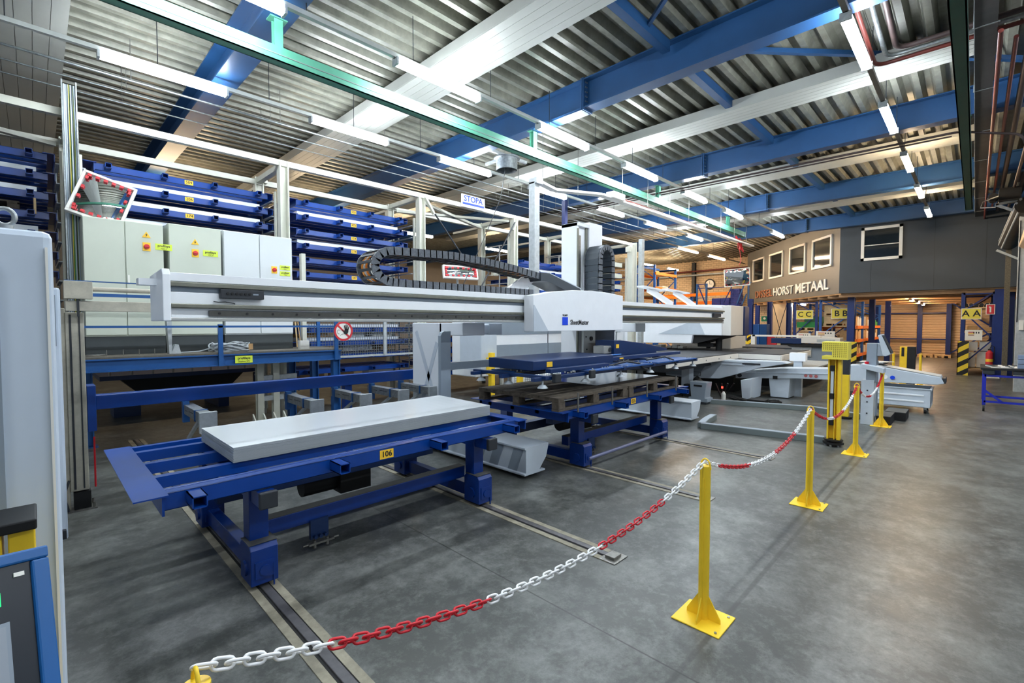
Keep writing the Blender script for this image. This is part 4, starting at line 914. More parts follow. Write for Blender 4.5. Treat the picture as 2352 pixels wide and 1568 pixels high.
# ------------------------------------------------------------ convex mirrors
MIR = mat('mirror_glass', (225, 228, 230), .03, 1.0)
def mirror(name_lab, p, w, h, rot, tilt, grp='convex traffic mirrors'):
    t = thing('convex_mirror', name_lab, 'mirror', p, grp)
    m = M(); nx, nz = 16, 12; vs = []
    for j in range(nz + 1):
        for i in range(nx + 1):
            u = (i / nx - .5); v = (j / nz - .5); vs.append((u * w, -.03 * (1 - (u * 2) ** 2) - .03 * (1 - (v * 2) ** 2) + .015, v * h))
    fs = [(j * (nx + 1) + i, j * (nx + 1) + i + 1, (j + 1) * (nx + 1) + i + 1, (j + 1) * (nx + 1) + i) for j in range(nz) for i in range(nx)]
    m.add(vs, fs, True); part('reflector', m, MIR, t, local=True)
    fr = M(); b_ = .035
    fr.box(-w / 2 - b_, -.03, -h / 2 - b_, w / 2 + b_, .05, -h / 2).box(-w / 2 - b_, -.03, h / 2, w / 2 + b_, .05, h / 2 + b_).box(-w / 2 - b_, -.03, -h / 2, -w / 2, .05, h / 2).box(w / 2, -.03, -h / 2, w / 2 + b_, .05, h / 2)
    fr.box(-w / 2, .04, -h / 2, w / 2, .05, h / 2)
    part('rim', fr, CLEAR, t, local=True, bevel=.01)
    for k in range(6):
        x = -w / 2 + w * (k + .5) / 6
        for z in (-h / 2 + .03, h / 2 - .03): part('red_mark', M().box(x - .022, -.05, z - .016, x + .022, -.02, z + .016), REDS, t, local=True)
    for k in range(4):
        z = -h / 2 + h * (k + .5) / 4
        for x in (-w / 2 + .03, w / 2 - .03): part('red_mark', M().box(x - .016, -.05, z - .022, x + .016, -.02, z + .022), REDS, t, local=True)
    part('bracket', M().cyl((0, .05, 0), (0, .22, 0), .03, 10), DARK, t, local=True)
    t.rotation_euler = rot
    return t
mirror('large convex mirror with red-marked rim hanging beside the cable mast', (.72, 8.80, 3.50), .54, .60, (math.radians(-14), math.radians(18), math.radians(-8)), 0)
mirror('small wide convex mirror behind the energy chain, above the gantry beam', (7.02, 8.6, 2.96), .80, .24, (math.radians(-12), 0, math.radians(-16)), 0)
solo('mirror_post', M().cyl((7.02, 8.72, 2.09), (7.02, 8.72, 2.95), .025, 10).box(6.96, 8.66, 2.081, 7.08, 8.78, 2.095), GALVD, 'short pale post holding the small wide convex mirror', 'post')
mirror('convex mirror mounted at the left end of the slanting office wall', (22.4, 7.75, 3.87), 1.0, .72, (math.radians(8), math.radians(-4), math.radians(-62)), 0)

# ------------------------------------------------------------ punching machine with table behind the gantry
pm = thing('punching_machine', 'large white sheet metal machine with long upper arm and dark brush table', 'machine', (13, 6, 0))
part('rear_housing', M().box(6.95, 8.0, .55, 13.6, 8.85, 2.08), WHITE, pm, bevel=.02)
part('housing_stripe', M().box(6.95, 7.985, .85, 13.0, 7.999, 1.26), MGREY, pm); part('housing_stripe', M().box(6.95, 7.985, 1.50, 13.0, 7.999, 2.0), MGREY, pm)
part('housing_seam', M().box(9.45, 7.98, .56, 9.46, 7.999, 2.07), DARK, pm)
part('housing_corner_cover', M().prism([(6.5, .78), (6.95, .82), (6.95, 1.62), (6.5, 1.55)], 'y', 7.3, 8.0), LGREY, pm, bevel=.01)
part('upper_arm', M().prism([(4.95, 1.44), (5.75, 1.44), (5.8, 1.2), (8.9, 1.15), (8.9, 2.3), (6.3, 2.32), (5.6, 2.30), (4.95, 2.27)], 'x', 13.2, 14.6), WHITE, pm, bevel=.015)
part('arm_decal', M().prism([(5.4, 1.46), (6.8, 1.46), (5.6, 1.9)], 'x', 13.19, 13.199), LGREY, pm)
part('head_cover', M().box(13.25, 4.72, 1.44, 14.2, 4.95, 2.26), OFFW, pm, bevel=.01); part('head_cover_edge', M().box(14.2, 4.68, 1.42, 14.55, 4.95, 2.25), NAVY, pm, bevel=.01)
part('head_underside', M().prism([(4.9, 1.44), (7.9, 1.44), (7.8, 1.18), (5.7, 1.2), (5.1, 1.36)], 'x', 13.3, 14.4), BLACK, pm)
part('punch_head', M().cyl((13.7, 5.2, 1.0), (13.7, 5.2, 1.4), .09, 14).cyl((13.7, 5.5, 1.05), (13.7, 5.5, 1.4), .06, 12).box(13.55, 5.3, 1.1, 13.9, 5.75, 1.2), BLACK, pm)
m = M()
for k in range(14): m.box(12.9 + (k % 3) * .1, 5.9 + k * .22, 1.06, 13.2, 6.05 + k * .22, 1.12 + .03 * (k % 2))
part('tool_clamps', m, STEEL, pm, kind='stuff')
part('rear_column', M().box(14.9, 5.3, .0, 16.2, 7.2, 2.0), OFFW, pm, bevel=.02)
TABLE = mat('brush_table', (56, 58, 62), .7, var=.35, scale=50)
part('brush_table', M().box(8.9, 4.42, .93, 15.8, 7.4, 1.0).box(12.9, 3.42, .93, 15.8, 4.42, 1.0), TABLE, pm)
part('table_edge', M().box(8.9, 4.38, .86, 12.9, 4.42, .985).box(12.86, 3.40, .86, 12.9, 4.38, .985).box(12.9, 3.38, .86, 15.8, 3.42, .985), OFFW, pm, bevel=.004)
for k in range(5): part('edge_bolt', M().cyl((9.3 + k * .75, 4.37, .92), (9.3 + k * .75, 4.38, .92), .016, 10), GALV, pm)
part('table_wing', M().prism([(15.9, 3.9), (17.8, 4.5), (17.8, 7), (15.9, 7)], 'z', 1.0, 1.04), TABLE, pm)
part('table_underframe', M().box(13.1, 3.7, .78, 15.6, 4.3, .86).box(9.4, 4.7, .72, 12.8, 5.6, .86), DARK, pm)
part('machine_body', M().prism([(5.9, .84), (3.1, .90), (3.0, .86), (3.6, .72), (4.15, .52), (4.5, .40), (5.3, .36), (5.9, .38)], 'x', 11.9, 12.27), LGREY, pm, bevel=.01)
part('body_dark_panel', M().prism([(5.9, .82), (4.75, .82), (5.05, .42), (5.9, .42)], 'x', 11.88, 11.899), MGREY, pm)
part('body_ridge', M().box(11.87, 3.9, .76, 11.9, 5.9, .79).box(11.87, 3.7, .83, 11.9, 5.9, .85), LGREY, pm)
part('type_plate', M().box(11.865, 3.55, .79, 11.87, 3.95, .83), DARK, pm)
part('inspection_mark', M().box(11.86, 4.95, .44, 11.879, 5.15, .445).box(11.86, 4.95, .53, 11.879, 5.15, .535).box(11.86, 4.95, .44, 11.879, 4.955, .535).box(11.86, 5.145, .44, 11.879, 5.15, .535), DARK, pm)
part('leg', M().box(11.2, 4.95, .12, 11.45, 5.15, .86).box(11.1, 4.9, .1, 11.5, 5.2, .14), LGREY, pm, bevel=.006)
part('machine_shoe', M().box(11.3, 5.0, 0, 11.5, 5.4, .1), BLACK, pm)
part('lower_body', M().box(12.6, 4.4, 0, 13.6, 7.2, .4), BLACK, pm)
part('base_cabinet', M().prism([(4.1, .05), (4.52, .05), (4.52, .14), (4.46, .14), (4.5, .48), (4.12, .48), (4.16, .14), (4.1, .14)], 'x', 10.2, 10.5), MGREY, pm, bevel=.008)
part('cabinet_vent', M().box(10.19, 4.22, .38, 10.2, 4.4, .42), BLACK, pm); part('cabinet_foot', M().box(10.2, 4.13, 0, 10.5, 4.49, .05), DARK, pm)
m = M()
for k in range(4): m.tube([(10.9 + .1 * k, 4.2 - .1 * k, .4), (10.95 + .1 * k, 4.1, .12), (11.2, 3.9 - .15 * k, .03), (11.5 + .1 * k, 3.5 - .1 * k, .02)], .018, 6)
part('floor_cables', m, BLACK, pm)
part('pump', M().box(11.0, 4.6, 0, 11.5, 5.0, .3).cyl((11.2, 4.5, .2), (11.2, 4.8, .45), .08, 12), BLACK, pm)
solo('bottle', M().cyl((10.85, 4.0, .02), (10.85, 4.0, .18), .05, 14).cyl((10.85, 4.0, .18), (10.85, 4.0, .24), .05, 14, .015), PAPER, 'small pale plastic bottle between the machine cables', 'bottle')
solo('small_red_lamp', M().cyl((10.9, 4.05, .30), (10.9, 4.05, .34), .02, 8), mat('lamp_red', (255, 40, 30), .4, emit=((255, 40, 30), 3)), 'small red indicator glowing under the machine', 'lamp')

# light-curtain posts, stands and the pale cabinets seen under the gantry
for (x, y, z, w, lab) in ((6.75, 7.25, 1.15, .1, 'left yellow light curtain post seen under the gantry arm'), (7.35, 7.0, 1.05, .13, 'round yellow bollard post seen under the gantry arm')):
    t = thing('light_curtain_post', lab, 'post', (x, y, 0), 'yellow posts behind the gantry')
    if w < .12: part('profile', M().box(x - .05, y - .05, .02, x + .05, y + .05, z).box(x - .11, y - .05, z - .45, x - .05, y + .05, z - .1), YEL, t, bevel=.004); part('base', M().box(x - .16, y - .12, 0, x + .16, y + .12, .02), YEL, t)
    else: part('profile', M().cyl((x, y, .06), (x, y, z), .075, 18), YEL, t); part('foot', M().cyl((x, y, 0), (x, y, .06), .1, 18), BLACK, t)
solo('stand_post', M().box(7.0, 7.2, 0, 7.06, 7.26, 1.0), GALVD, 'thin grey post between the two yellow posts behind the gantry', 'post')
t = thing('mesh_guard', 'low grey mesh guard with white posts under the gantry', 'fence', (8.0, 7.0, 0))
m = M(); 
for k in range(28): m.box(7.6 + k * .07, 7.4, .1, 7.606 + k * .07, 7.406, .9)
for k in range(14): m.box(7.6, 7.4, .1 + k * .06, 9.6, 7.406, .106 + k * .06)
part('mesh', m, mat('mesh_grey', (110, 116, 120), .5, .3), t)
for x in (7.75, 8.5, 9.5): part('post', M().box(x, 7.34, 0, x + .1, 7.44, 1.0), WHITE, t)
solo('machine_skirt', M().box(8.0, 7.5, 0, 13.2, 7.9, .5), WHITE, 'low white skirt panel below the rear machine housing', 'panel', bevel=.01)

# white scrap conveyor
cv = thing('scrap_conveyor', 'long white sloping conveyor box on legs, ending beyond the control stand', 'conveyor', (12.5, 2.5, 0))
part('trough', M().prism([(4.25, .40), (4.25, .58), (3.2, .72), (2.0, .78), (1.95, .86), (1.55, .90), (.45, .72), (.40, .60), (.50, .57), (1.4, .55), (2.9, .50)], 'x', 12.3, 12.85), LGREY, cv, bevel=.01)
part('lid', M().prism([(1.5, .905), (.45, .725), (.45, .735), (1.5, .915)], 'x', 12.32, 12.83), GALVD, cv)
part('side_ridge', M().prism([(4.0, .55), (2.1, .66), (2.1, .67), (4.0, .56)], 'x', 12.28, 12.3), LGREY, cv)
part('end_outlet', M().box(12.35, .38, .6, 12.8, .44, .70), DARK, cv)
part('belt_window', M().box(12.29, 3.3, .45, 12.3, 3.4, .53), BLACK, cv)
for k, y in enumerate((2.72, 2.62, 2.52)): part('warning_mark', M().cyl((12.286, y, .58), (12.29, y, .58), .035, 14), mat('mark_red', (170, 90, 90), .5), cv)
for k, (y, mm_) in enumerate(((1.30, CLEAR), (1.18, LOGOB))): part('round_mark', M().cyl((12.286, y, .66), (12.299, y, .66), .04, 14), mm_, cv)
part('pulley', M().cyl((12.28, 4.15, .48), (12.3, 4.15, .48), .05, 14), DARK, cv)
for (x, y0, y1) in ((11.5, 3.62, 3.86), (12.35, 3.05, 3.5)): part('wedge_leg', M().prism([(y1, .45), (y0, .5), (y0 + .03, .02), (y1 - .04, .02)], 'x', x, x + .75), LGREY, cv, bevel=.006)
part('post_leg', M().box(12.9, 2.94, 0, 13.0, 3.12, 1.0), LGREY, cv, bevel=.004); part('post_head', M().box(12.86, 2.86, .86, 13.05, 3.2, 1.06), WHITE, cv, bevel=.006)
part('papers_tray', M().box(12.35, 1.3, .92, 12.8, 1.8, .935), DARK, cv)
solo('paper_pile', M().box(12.4, 1.35, .936, 12.75, 1.75, .955).prism([(12.42, 1.3), (12.7, 1.2), (12.78, 1.5), (12.5, 1.6)], 'z', .956, .962), PAPER, 'loose papers lying on the conveyor beside the control stand', 'papers')
solo('floor_box', M().box(11.0, 3.2, 0, 11.3, 3.55, .1).tube([(11.2, 3.15, .05), (11.5, 3.0, .03), (11.7, 3.1, .03), (11.6, 3.3, .03)], .018, 6), BLACK, 'black box with cable loops on the floor under the conveyor', 'box')

# pallet with flat sheets and a light coloured table behind it
pallet(14.4, 3.3, .38, 3.2, 1.6, 'new wooden pallet carrying flat sheets between the tables', WOODL)
solo('sheet_board', M().box(14.3, 3.1, .535, 17.8, 5.0, .57), GALVD, 'wide pale sheet board lying on the new wooden pallet', 'sheet')
solo('pallet_stand', M().box(14.5, 3.4, 0, 17.4, 4.8, .375), BLACK, 'dark lifting stand under the new wooden pallet', 'stand')
solo('bent_bracket', M().prism([(2.9, .0), (2.65, .38), (2.55, .4), (2.5, .12), (2.4, .0)], 'x', 14.4, 14.5), STEEL, 'bent dark steel bracket on the floor beside the new wooden pallet', 'bracket')
solo('crate_base', M().box(14.0, 2.0, 0, 17.0, 2.2, .12), CARTD, 'low toothed dark beam on the floor behind the conveyor', 'beam')

# second machine in the distance
sm = thing('press_machine', 'far machine with white rail, blue box and off-white cover before the office', 'machine', (20, 4.6, 0))
part('top_rail', M().box(20.0, 4.0, 1.27, 20.3, 6.3, 1.33), CLEAR, sm); part('rail_upright', M().box(20.0, 6.2, .7, 20.2, 6.35, 1.33), CLEAR, sm)
part('blue_box', M().box(20.0, 4.6, 1.02, 20.6, 5.62, 1.22), NAVY, sm, bevel=.01); part('cover_box', M().box(20.0, 3.4, 1.05, 20.6, 4.6, 1.26), OFFW, sm, bevel=.01)
part('vent_grille', M().box(19.99, 3.55, 1.1, 20.0, 4.1, 1.2), GALVD, sm)
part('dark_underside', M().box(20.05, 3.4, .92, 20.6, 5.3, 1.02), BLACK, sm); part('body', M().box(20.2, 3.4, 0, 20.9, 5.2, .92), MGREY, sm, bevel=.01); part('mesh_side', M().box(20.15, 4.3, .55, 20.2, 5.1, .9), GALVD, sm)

# control stand beside the conveyor
cs = thing('control_stand', 'grey control stand with tilted screen and arm rest beside the last chain posts', 'control stand', (10.25, 1.3, 0))
part('lower_column', M().box(10.15, 1.22, 0, 10.4, 1.40, .78), LGREY, cs, bevel=.006); part('upper_column', M().box(10.18, 1.20, .74, 10.36, 1.34, 1.42), MGREY, cs, bevel=.006)
part('side_channel', M().box(10.4, 1.20, .1, 10.46, 1.36, 1.1), MGREY, cs)
part('arm_rest', M().prism([(1.39, .99), (1.08, .92), (1.08, 1.0), (1.12, 1.02), (1.39, 1.07)], 'x', 10.0, 10.3), LGREY, cs, bevel=.006)
part('stop_button', M().cyl((10.15, 1.33, 1.06), (10.15, 1.33, 1.10), .03, 14), RED, cs)
part('screen_arm', M().box(10.25, 1.08, 1.20, 10.35, 1.2, 1.42), LGREY, cs, bevel=.006)
part('screen_housing', M().prism([(1.19, 1.56), (1.14, 1.58), (1.01, 1.24), (1.08, 1.20), (1.12, 1.22)], 'x', 10.18, 10.5), LGREY, cs, bevel=.008)
part('screen', M().prism([(1.138, 1.56), (1.128, 1.56), (1.0, 1.26), (1.012, 1.25)], 'x', 10.18, 10.46), DARK, cs)
for k in range(3): part('column_bolt', M().cyl((10.14, 1.31, .2 + .2 * k), (10.15, 1.31, .2 + .2 * k), .012, 8), DARK, cs)
t = thing('foot_box', 'black perforated box on the floor at the foot of the control stand', 'box', (10.6, 1.1, 0))
part('body', M().box(10.3, 1.0, 0, 10.9, 1.2, .15), BLACK, t, bevel=.006); part('grating', M().box(10.3, 1.0, .151, 10.9, 1.2, .156), PLINTH, t)
t = thing('foot_box', 'second black perforated box, right of the first beside the control stand', 'box', (11.1, .9, 0))
part('body', M().box(10.95, .85, 0, 11.5, 1.15, .15), BLACK, t, bevel=.006); part('grating', M().box(10.95, .85, .151, 11.5, 1.15, .156), PLINTH, t)

# waste container on castors
wb = thing('waste_container', 'open pale grey steel container on castors below the conveyor end', 'container', (12.45, 1.05, 0))
m = M(); a, b_, c_, d_ = 12.15, .58, 12.85, 1.5
m.box(a, b_, .12, a + .01, d_, .48).box(c_ - .01, b_, .12, c_, d_, .48).box(a, b_, .12, c_, b_ + .01, .48).box(a, d_ - .01, .12, c_, d_, .48).box(a, b_, .12, c_, d_, .13)
part('walls', m, LGREY, wb, bevel=.003)
part('rim', M().box(a - .015, b_ - .015, .47, a + .015, d_ + .015, .49).box(c_ - .015, b_ - .015, .47, c_ + .015, d_ + .015, .49).box(a, b_ - .015, .47, c_, b_ + .015, .49).box(a, d_ - .015, .47, c_, d_ + .015, .49), LGREY, wb)
for z in (.22, .34): part('pressed_ridge', M().box(a - .012, b_ + .1, z, a, d_ - .1, z + .03), WHITE, wb, bevel=.004)
part('lattice_end', M().box(a + .1, b_ - .006, .2, c_ - .1, b_, .42), MGREY, wb)
for x in (a + .08, c_ - .08):
    for y in (b_ + .08, d_ - .08):
        w = part('castor', M().box(x - .03, y - .025, .06, x + .03, y + .025, .12), GALV, wb); part('wheel', M().cyl((x, y - .018, .045), (x, y + .018, .045), .045, 16), BLACK, w)

# yellow light-curtain columns along the aisle
t = thing('light_curtain_column', 'yellow light curtain column with perforated guard box on top, beside the second and third chain posts', 'safety column', (8.05, 1.42, 0), 'yellow safety columns')
x, y = 8.05, 1.42
part('profile', M().box(x - .05, y + .055, .08, x + .05, y + .075, 1.26).box(x - .05, y - .085, .08, x + .05, y - .045, 1.26).box(x + .03, y - .05, .08, x + .05, y + .06, 1.26).box(x - .05, y - .02, .08, x + .03, y - .01, 1.26), YEL, t, bevel=.003)
part('inner_strip', M().box(x - .045, y + .005, .3, x - .01, y + .04, 1.15), LGREY, t)
for z in (.30, .68, 1.08): part('clamp', M().box(x - .058, y - .002, z, x + .0, y + .048, z + .08), BLACK, t, bevel=.004)
part('guard_box', M().prism([(y + .14, 1.5), (y - .17, 1.5), (y - .17, 1.25), (y + .14, 1.25), (y + .14, 1.30), (y + .02, 1.30), (y + .02, 1.36), (y + .14, 1.36)], 'x', x - .12, x + .12), YELP, t, bevel=.004)
m = M()
for i in range(12):
    for j in range(8):
        yy = y + .12 - .024 * i; zz = 1.285 + .026 * j
        if not (yy > y + .01 and zz < 1.38): m.box(x - .1215, yy - .006, zz, x - .1205, yy + .002, zz + .016)
part('perforations', m, mat('hole_ochre', (120, 104, 24), .7), t, kind='stuff')
part('base_clamp', M().cyl((x, y, .03), (x, y, .06), .13, 8).cyl((x, y, .08), (x, y, .10), .12, 8).cyl((x, y, 0), (x, y, .03), .09, 12), BLACK, t)
for k in range(6): part('foot_roller', M().cyl((x + .09 * math.cos(k), y + .09 * math.sin(k), 0), (x + .09 * math.cos(k), y + .09 * math.sin(k), .03), .018, 8), GALV, t)
t = thing('light_curtain_column', 'plain yellow safety column with dark upper part right behind the guarded one', 'safety column', (10.55, 1.7, 0), 'yellow safety columns')
part('profile', M().box(10.49, 1.63, .04, 10.62, 1.77, .82), YEL, t, bevel=.006); part('dark_top', M().box(10.49, 1.63, .82, 10.62, 1.77, 1.12), DARK, t); part('base', M().cyl((10.55, 1.7, 0), (10.55, 1.7, .04), .13, 10), BLACK, t)
t = thing('light_curtain_column', 'yellow and black safety column standing beyond the conveyor end', 'safety column', (17.2, 1.32, 0), 'yellow safety columns')
part('profile', M().box(17.1, 1.34, 0, 17.25, 1.5, 1.12), YEL, t, bevel=.006); part('black_side', M().box(17.1, 1.16, 0, 17.25, 1.34, 1.12), BLACK, t, bevel=.006); part('lens', M().box(17.09, 1.40, .85, 17.1, 1.46, 1.1), BLACK, t)

# grey floor ducts
for i, (pts, lab) in enumerate((([(8.75, 3.4), (8.3, 3.35), (7.85, 3.25), (8.15, 1.55)], 'nearer grey floor duct ending at the guarded yellow column'), ([(10.9, 4.35), (10.45, 4.2), (11.0, 2.3), (10.7, 1.45)], 'farther grey floor duct ending at the control stand'))):
    m = M()
    for a_, c2 in zip(pts, pts[1:]): m.bar((*a_, .045), (*c2, .045), .12, .09)
    t = thing('floor_duct', lab, 'cable duct', (pts[1][0], pts[1][1], 0), 'grey cable ducts on the floor'); part('duct', m, mat('duct_grey_green', (112, 122, 122), .5), t, bevel=.004)
    n = M()
    for a_, c2 in zip(pts, pts[1:]): n.bar((*a_, .092), (*c2, .092), .10, .004)
    part('lid', n, MGREY, t)

# ------------------------------------------------------------ chain posts and chains
def chain_post(x, y, lab, h=.95, first=None):
    if first: return dup(first, (x, y, 0), lab)
    t = thing('chain_post', lab, 'post', (x, y, 0), 'yellow chain posts')
    part('base_plate', M().box(x - .13, y - .14, 0, x + .13, y + .14, .008), YEL, t, bevel=.003)
    part('pole', M().cyl((x, y, .008), (x, y, h - .03), .03, 24, caps=True).box(x - .034, y - .006, .1, x + .034, y + .006, h - .1), YEL, t)
    for a in range(4):
        dx, dy = math.cos(a * PI / 2), math.sin(a * PI / 2)
        part('gusset', M().add([(x + dx * .028 - dy * s, y + dy * .028 + dx * s, z) for s in (-.003, .003) for z in (.008,)] + [(x + dx * .1 - dy * s, y + dy * .1 + dx * s, .008) for s in (-.003, .003)] + [(x + dx * .1 - dy * s, y + dy * .1 + dx * s, .03) for s in (-.003, .003)] + [(x + dx * .028 - dy * s, y + dy * .028 + dx * s, .15) for s in (-.003, .003)],
             [(0, 2, 4, 6), (1, 7, 5, 3), (0, 1, 3, 2), (2, 3, 5, 4), (4, 5, 7, 6), (6, 7, 1, 0)]), YEL, t)
    part('loop', M().tube([(x, y + .030 * math.cos(PI * k / 12), h - .05 + .06 * math.sin(PI * k / 12)) for k in range(13)], .005, 8), YEL, t)
    part('bolt', M().cyl((x - .1, y - .11, .008), (x - .1, y - .11, .014), .008, 8), GALV, t); part('bolt', M().cyl((x + .1, y + .11, .008), (x + .1, y + .11, .014), .008, 8), GALV, t); part('bolt', M().cyl((x + .1, y - .11, .008), (x + .1, y - .11, .014), .008, 8), GALV, t)
    return t
cp = chain_post(2.75, 1.11, 'yellow chain post with square base plate, nearest one shown whole')
chain_post(.24, 1.26, 'yellow chain post whose tube top and loop show at the lower picture edge', first=cp)
chain_post(5.24, 1.11, 'yellow chain post, next one behind the nearest whole post', first=cp)
chain_post(7.72, 1.11, 'yellow chain post just right of the guarded yellow column', first=cp)
chain_post(10.18, 1.115, 'yellow chain post in front of the control stand boxes', first=cp)
chain_post(17.0, 1.62, 'far yellow chain post left of the yellow and black column', first=cp)
chain_post(17.1, 1.05, 'far yellow chain post right of the yellow and black column', first=cp)
def link_mesh(pitch):
    L, R, r = pitch * .72, .0125, .0042; pts = []
    for k in range(7): a = -PI / 2 + PI * k / 6; pts.append((L - R + R * math.cos(a), 0, R * math.sin(a)))
    for k in range(7): a = PI / 2 + PI * k / 6; pts.append((-(L - R) + R * math.cos(a), 0, R * math.sin(a)))
    return M().tube(pts, r, 7, closed=True)
PITCH = .036
_lr = part('link', link_mesh(PITCH), RED); _lw = part('link', link_mesh(PITCH), CHW)
LINKS = {'r': _lr.data, 'w': _lw.data}
for o in (_lr, _lw): bpy.data.objects.remove(o)
def chain(p, q, low, secs, lab):
    """secs: [(x limit, 'r'|'w')]"""
    p = Vector(p); q = Vector(q); t = thing('plastic_chain', lab, 'chain', tuple((p + q) / 2 + Vector((0, 0, low - (p.z + q.z) / 2))), 'red and white plastic chains')
    off = t.location; pts = []; N = 400
    for i in range(N + 1):
        s = i / N; z = p.z + (q.z - p.z) * s; sag = ((p.z + q.z) / 2 - low); pts.append(Vector((p.x + (q.x - p.x) * s, p.y + (q.y - p.y) * s, z - sag * 4 * s * (1 - s))))
    dist = 0; nxt = PITCH / 2; k = 0
    for a, b_ in zip(pts, pts[1:]):
        dist += (b_ - a).length
        if dist >= nxt:
            d = (b_ - a).normalized(); col = next(c for x, c in secs if b_.x <= x)
            qx = d.to_track_quat('X', 'Z'); qr = Quaternion(d, math.radians(45 + 90 * (k % 2)))
            o = bpy.data.objects.new('link', LINKS[col]); C.objects.link(o); o.parent = t
            o.location = b_ - off; o.rotation_mode = 'QUATERNION'; o.rotation_quaternion = qr @ qx
            nxt += PITCH; k += 1
chain((.24, 1.27, .955), (2.75, 1.12, .94), .74, ((.56, 'w'), (1.12, 'r'), (1.75, 'w'), (2.31, 'r'), (9, 'w')), 'nearest red and white plastic chain, sagging across the foreground')
chain((2.75, 1.1, .94), (5.24, 1.11, .94), .73, ((2.94, 'w'), (3.5, 'r'), (4.1, 'w'), (4.67, 'r'), (9, 'w')), 'second red and white chain, from the nearest whole post backwards')
chain((5.24, 1.11, .93), (7.72, 1.11, .92), .69, ((5.95, 'r'), (6.3, 'w'), (6.85, 'r'), (7.45, 'w'), (9, 'r')), 'third red and white chain, passing in front of the guarded yellow column')
chain((7.72, 1.11, .92), (10.18, 1.11, .9), .66, ((8.1, 'r'), (8.45, 'w'), (8.95, 'r'), (9.6, 'w'), (19, 'r')), 'fourth red and white chain, ending at the control stand')

# ------------------------------------------------------------ left foreground
t = thing('machine_cabinet', 'tall pale blue-grey machine cabinet with lifting eye at the left picture edge', 'cabinet', (-.6, 2.3, 0))
CABF = mat('cabinet_blue_grey', (204, 216, 230), .35, var=.03)
part('body', M().box(-1.3, 2.0, .05, .045, 2.7, 2.03), CABF, t, bevel=.02); part('plinth', M().box(-1.28, 2.02, 0, .02, 2.68, .05), PLINTH, t); part('edge_trim', M().box(.028, 1.99, .05, .034, 2.0, 1.98), CLEAR, t)
part('dark_door_strip', M().box(-.14, 1.99, .1, -.07, 2.0, 1.93), MGREY, t)
part('lifting_eye', M().tube([(-.055 + .022 * math.cos(2 * PI * k / 16), 2.1, 2.075 + .025 * math.sin(2 * PI * k / 16)) for k in range(16)], .007, 8, closed=True).cyl((-.055, 2.1, 2.03), (-.055, 2.1, 2.05), .02, 12), GALV, t)
t = thing('machine_cabinet', 'second pale cabinet, narrow strip seen just behind the first at the left', 'cabinet', (-.4, 4.7, 0))
part('body', M().box(-.9, 4.5, .24, .13, 5.3, 2.0), CABF, t, bevel=.015); part('plinth', M().box(-.9, 4.52, 0, .09, 5.3, .24), PLINTH, t); part('grip', M().box(.085, 4.49, 1.6, .105, 4.5, 1.95), MGREY, t); part('bottom_bracket', M().box(.06, 4.46, .26, .12, 4.5, .32), DARK, t)
t = thing('guard_post', 'yellow guard post with black cap low at the left picture edge', 'post', (-.1, 1.74, 0))
part('post_profile', M().box(-.20, 1.69, 0, -.07, 1.80, 1.235).box(-.06, 1.69, 0, -.012, 1.80, 1.235), YEL, t, bevel=.003); part('cap', M().box(-.22, 1.67, 1.235, -.008, 1.82, 1.262), BLACK, t, bevel=.004)
# operator panel, tilted, on a pedestal
t = thing('operator_panel', 'blue framed operator panel with screen and green key in the lower left corner', 'control panel', (-.12, 1.2, 0))
A_ = Vector((.004, 1.047, 1.398)); U = Vector((-.902, -.405, .148)).normalized(); V = Vector((.044, -.428, -.903)).normalized(); Nn = Vector((.429, -.808, .403)).normalized()
def pbox(u0, u1, v0, v1, n0, n1):
    vs = []
    for n_ in (n0, n1):
        for u_, v_ in ((u0, v0), (u1, v0), (u1, v1), (u0, v1)): vs.append(A_ + U * u_ + V * v_ + Nn * n_)
    return M().add(vs, [(0, 3, 2, 1), (4, 5, 6, 7), (0, 1, 5, 4), (1, 2, 6, 5), (2, 3, 7, 6), (3, 0, 4, 7)])
PBL = mat('panel_frame_blue', (20, 92, 158), .4, var=.05)
hb = part('housing', pbox(0, .42, 0, .40, -.03, -.004), PBL, t, bevel=.006)
part('frame', pbox(0, .42, 0, .018, -.004, .006), PBL, t, bevel=.003); part('frame', pbox(0, .022, .018, .40, -.004, .006), PBL, t, bevel=.003); part('frame', pbox(.4, .42, .018, .40, -.004, .006), PBL, t, bevel=.003)
part('front_face', pbox(.022, .40, .018, .395, -.004, .001), mat('panel_face_dark', (14, 24, 36), .35), t)
part('screw', pbox(.03, .042, .03, .036, .001, .003), CLEAR, t)
part('green_key', pbox(.058, .10, .052, .072, .001, .004), mat('key_green', (20, 196, 116), .4, emit=((20, 200, 110), .35)), t, bevel=.001)
part('screen', pbox(.055, .38, .10, .38, .001, .003), mat('screen_grey', (150, 158, 168), .3), t); part('screen_bezel', pbox(.050, .385, .095, .385, .0005, .002), MGREY, t)
part('pedestal', M().box(-.30, .98, 0, -.14, 1.12, 1.25), PLINTH, t)

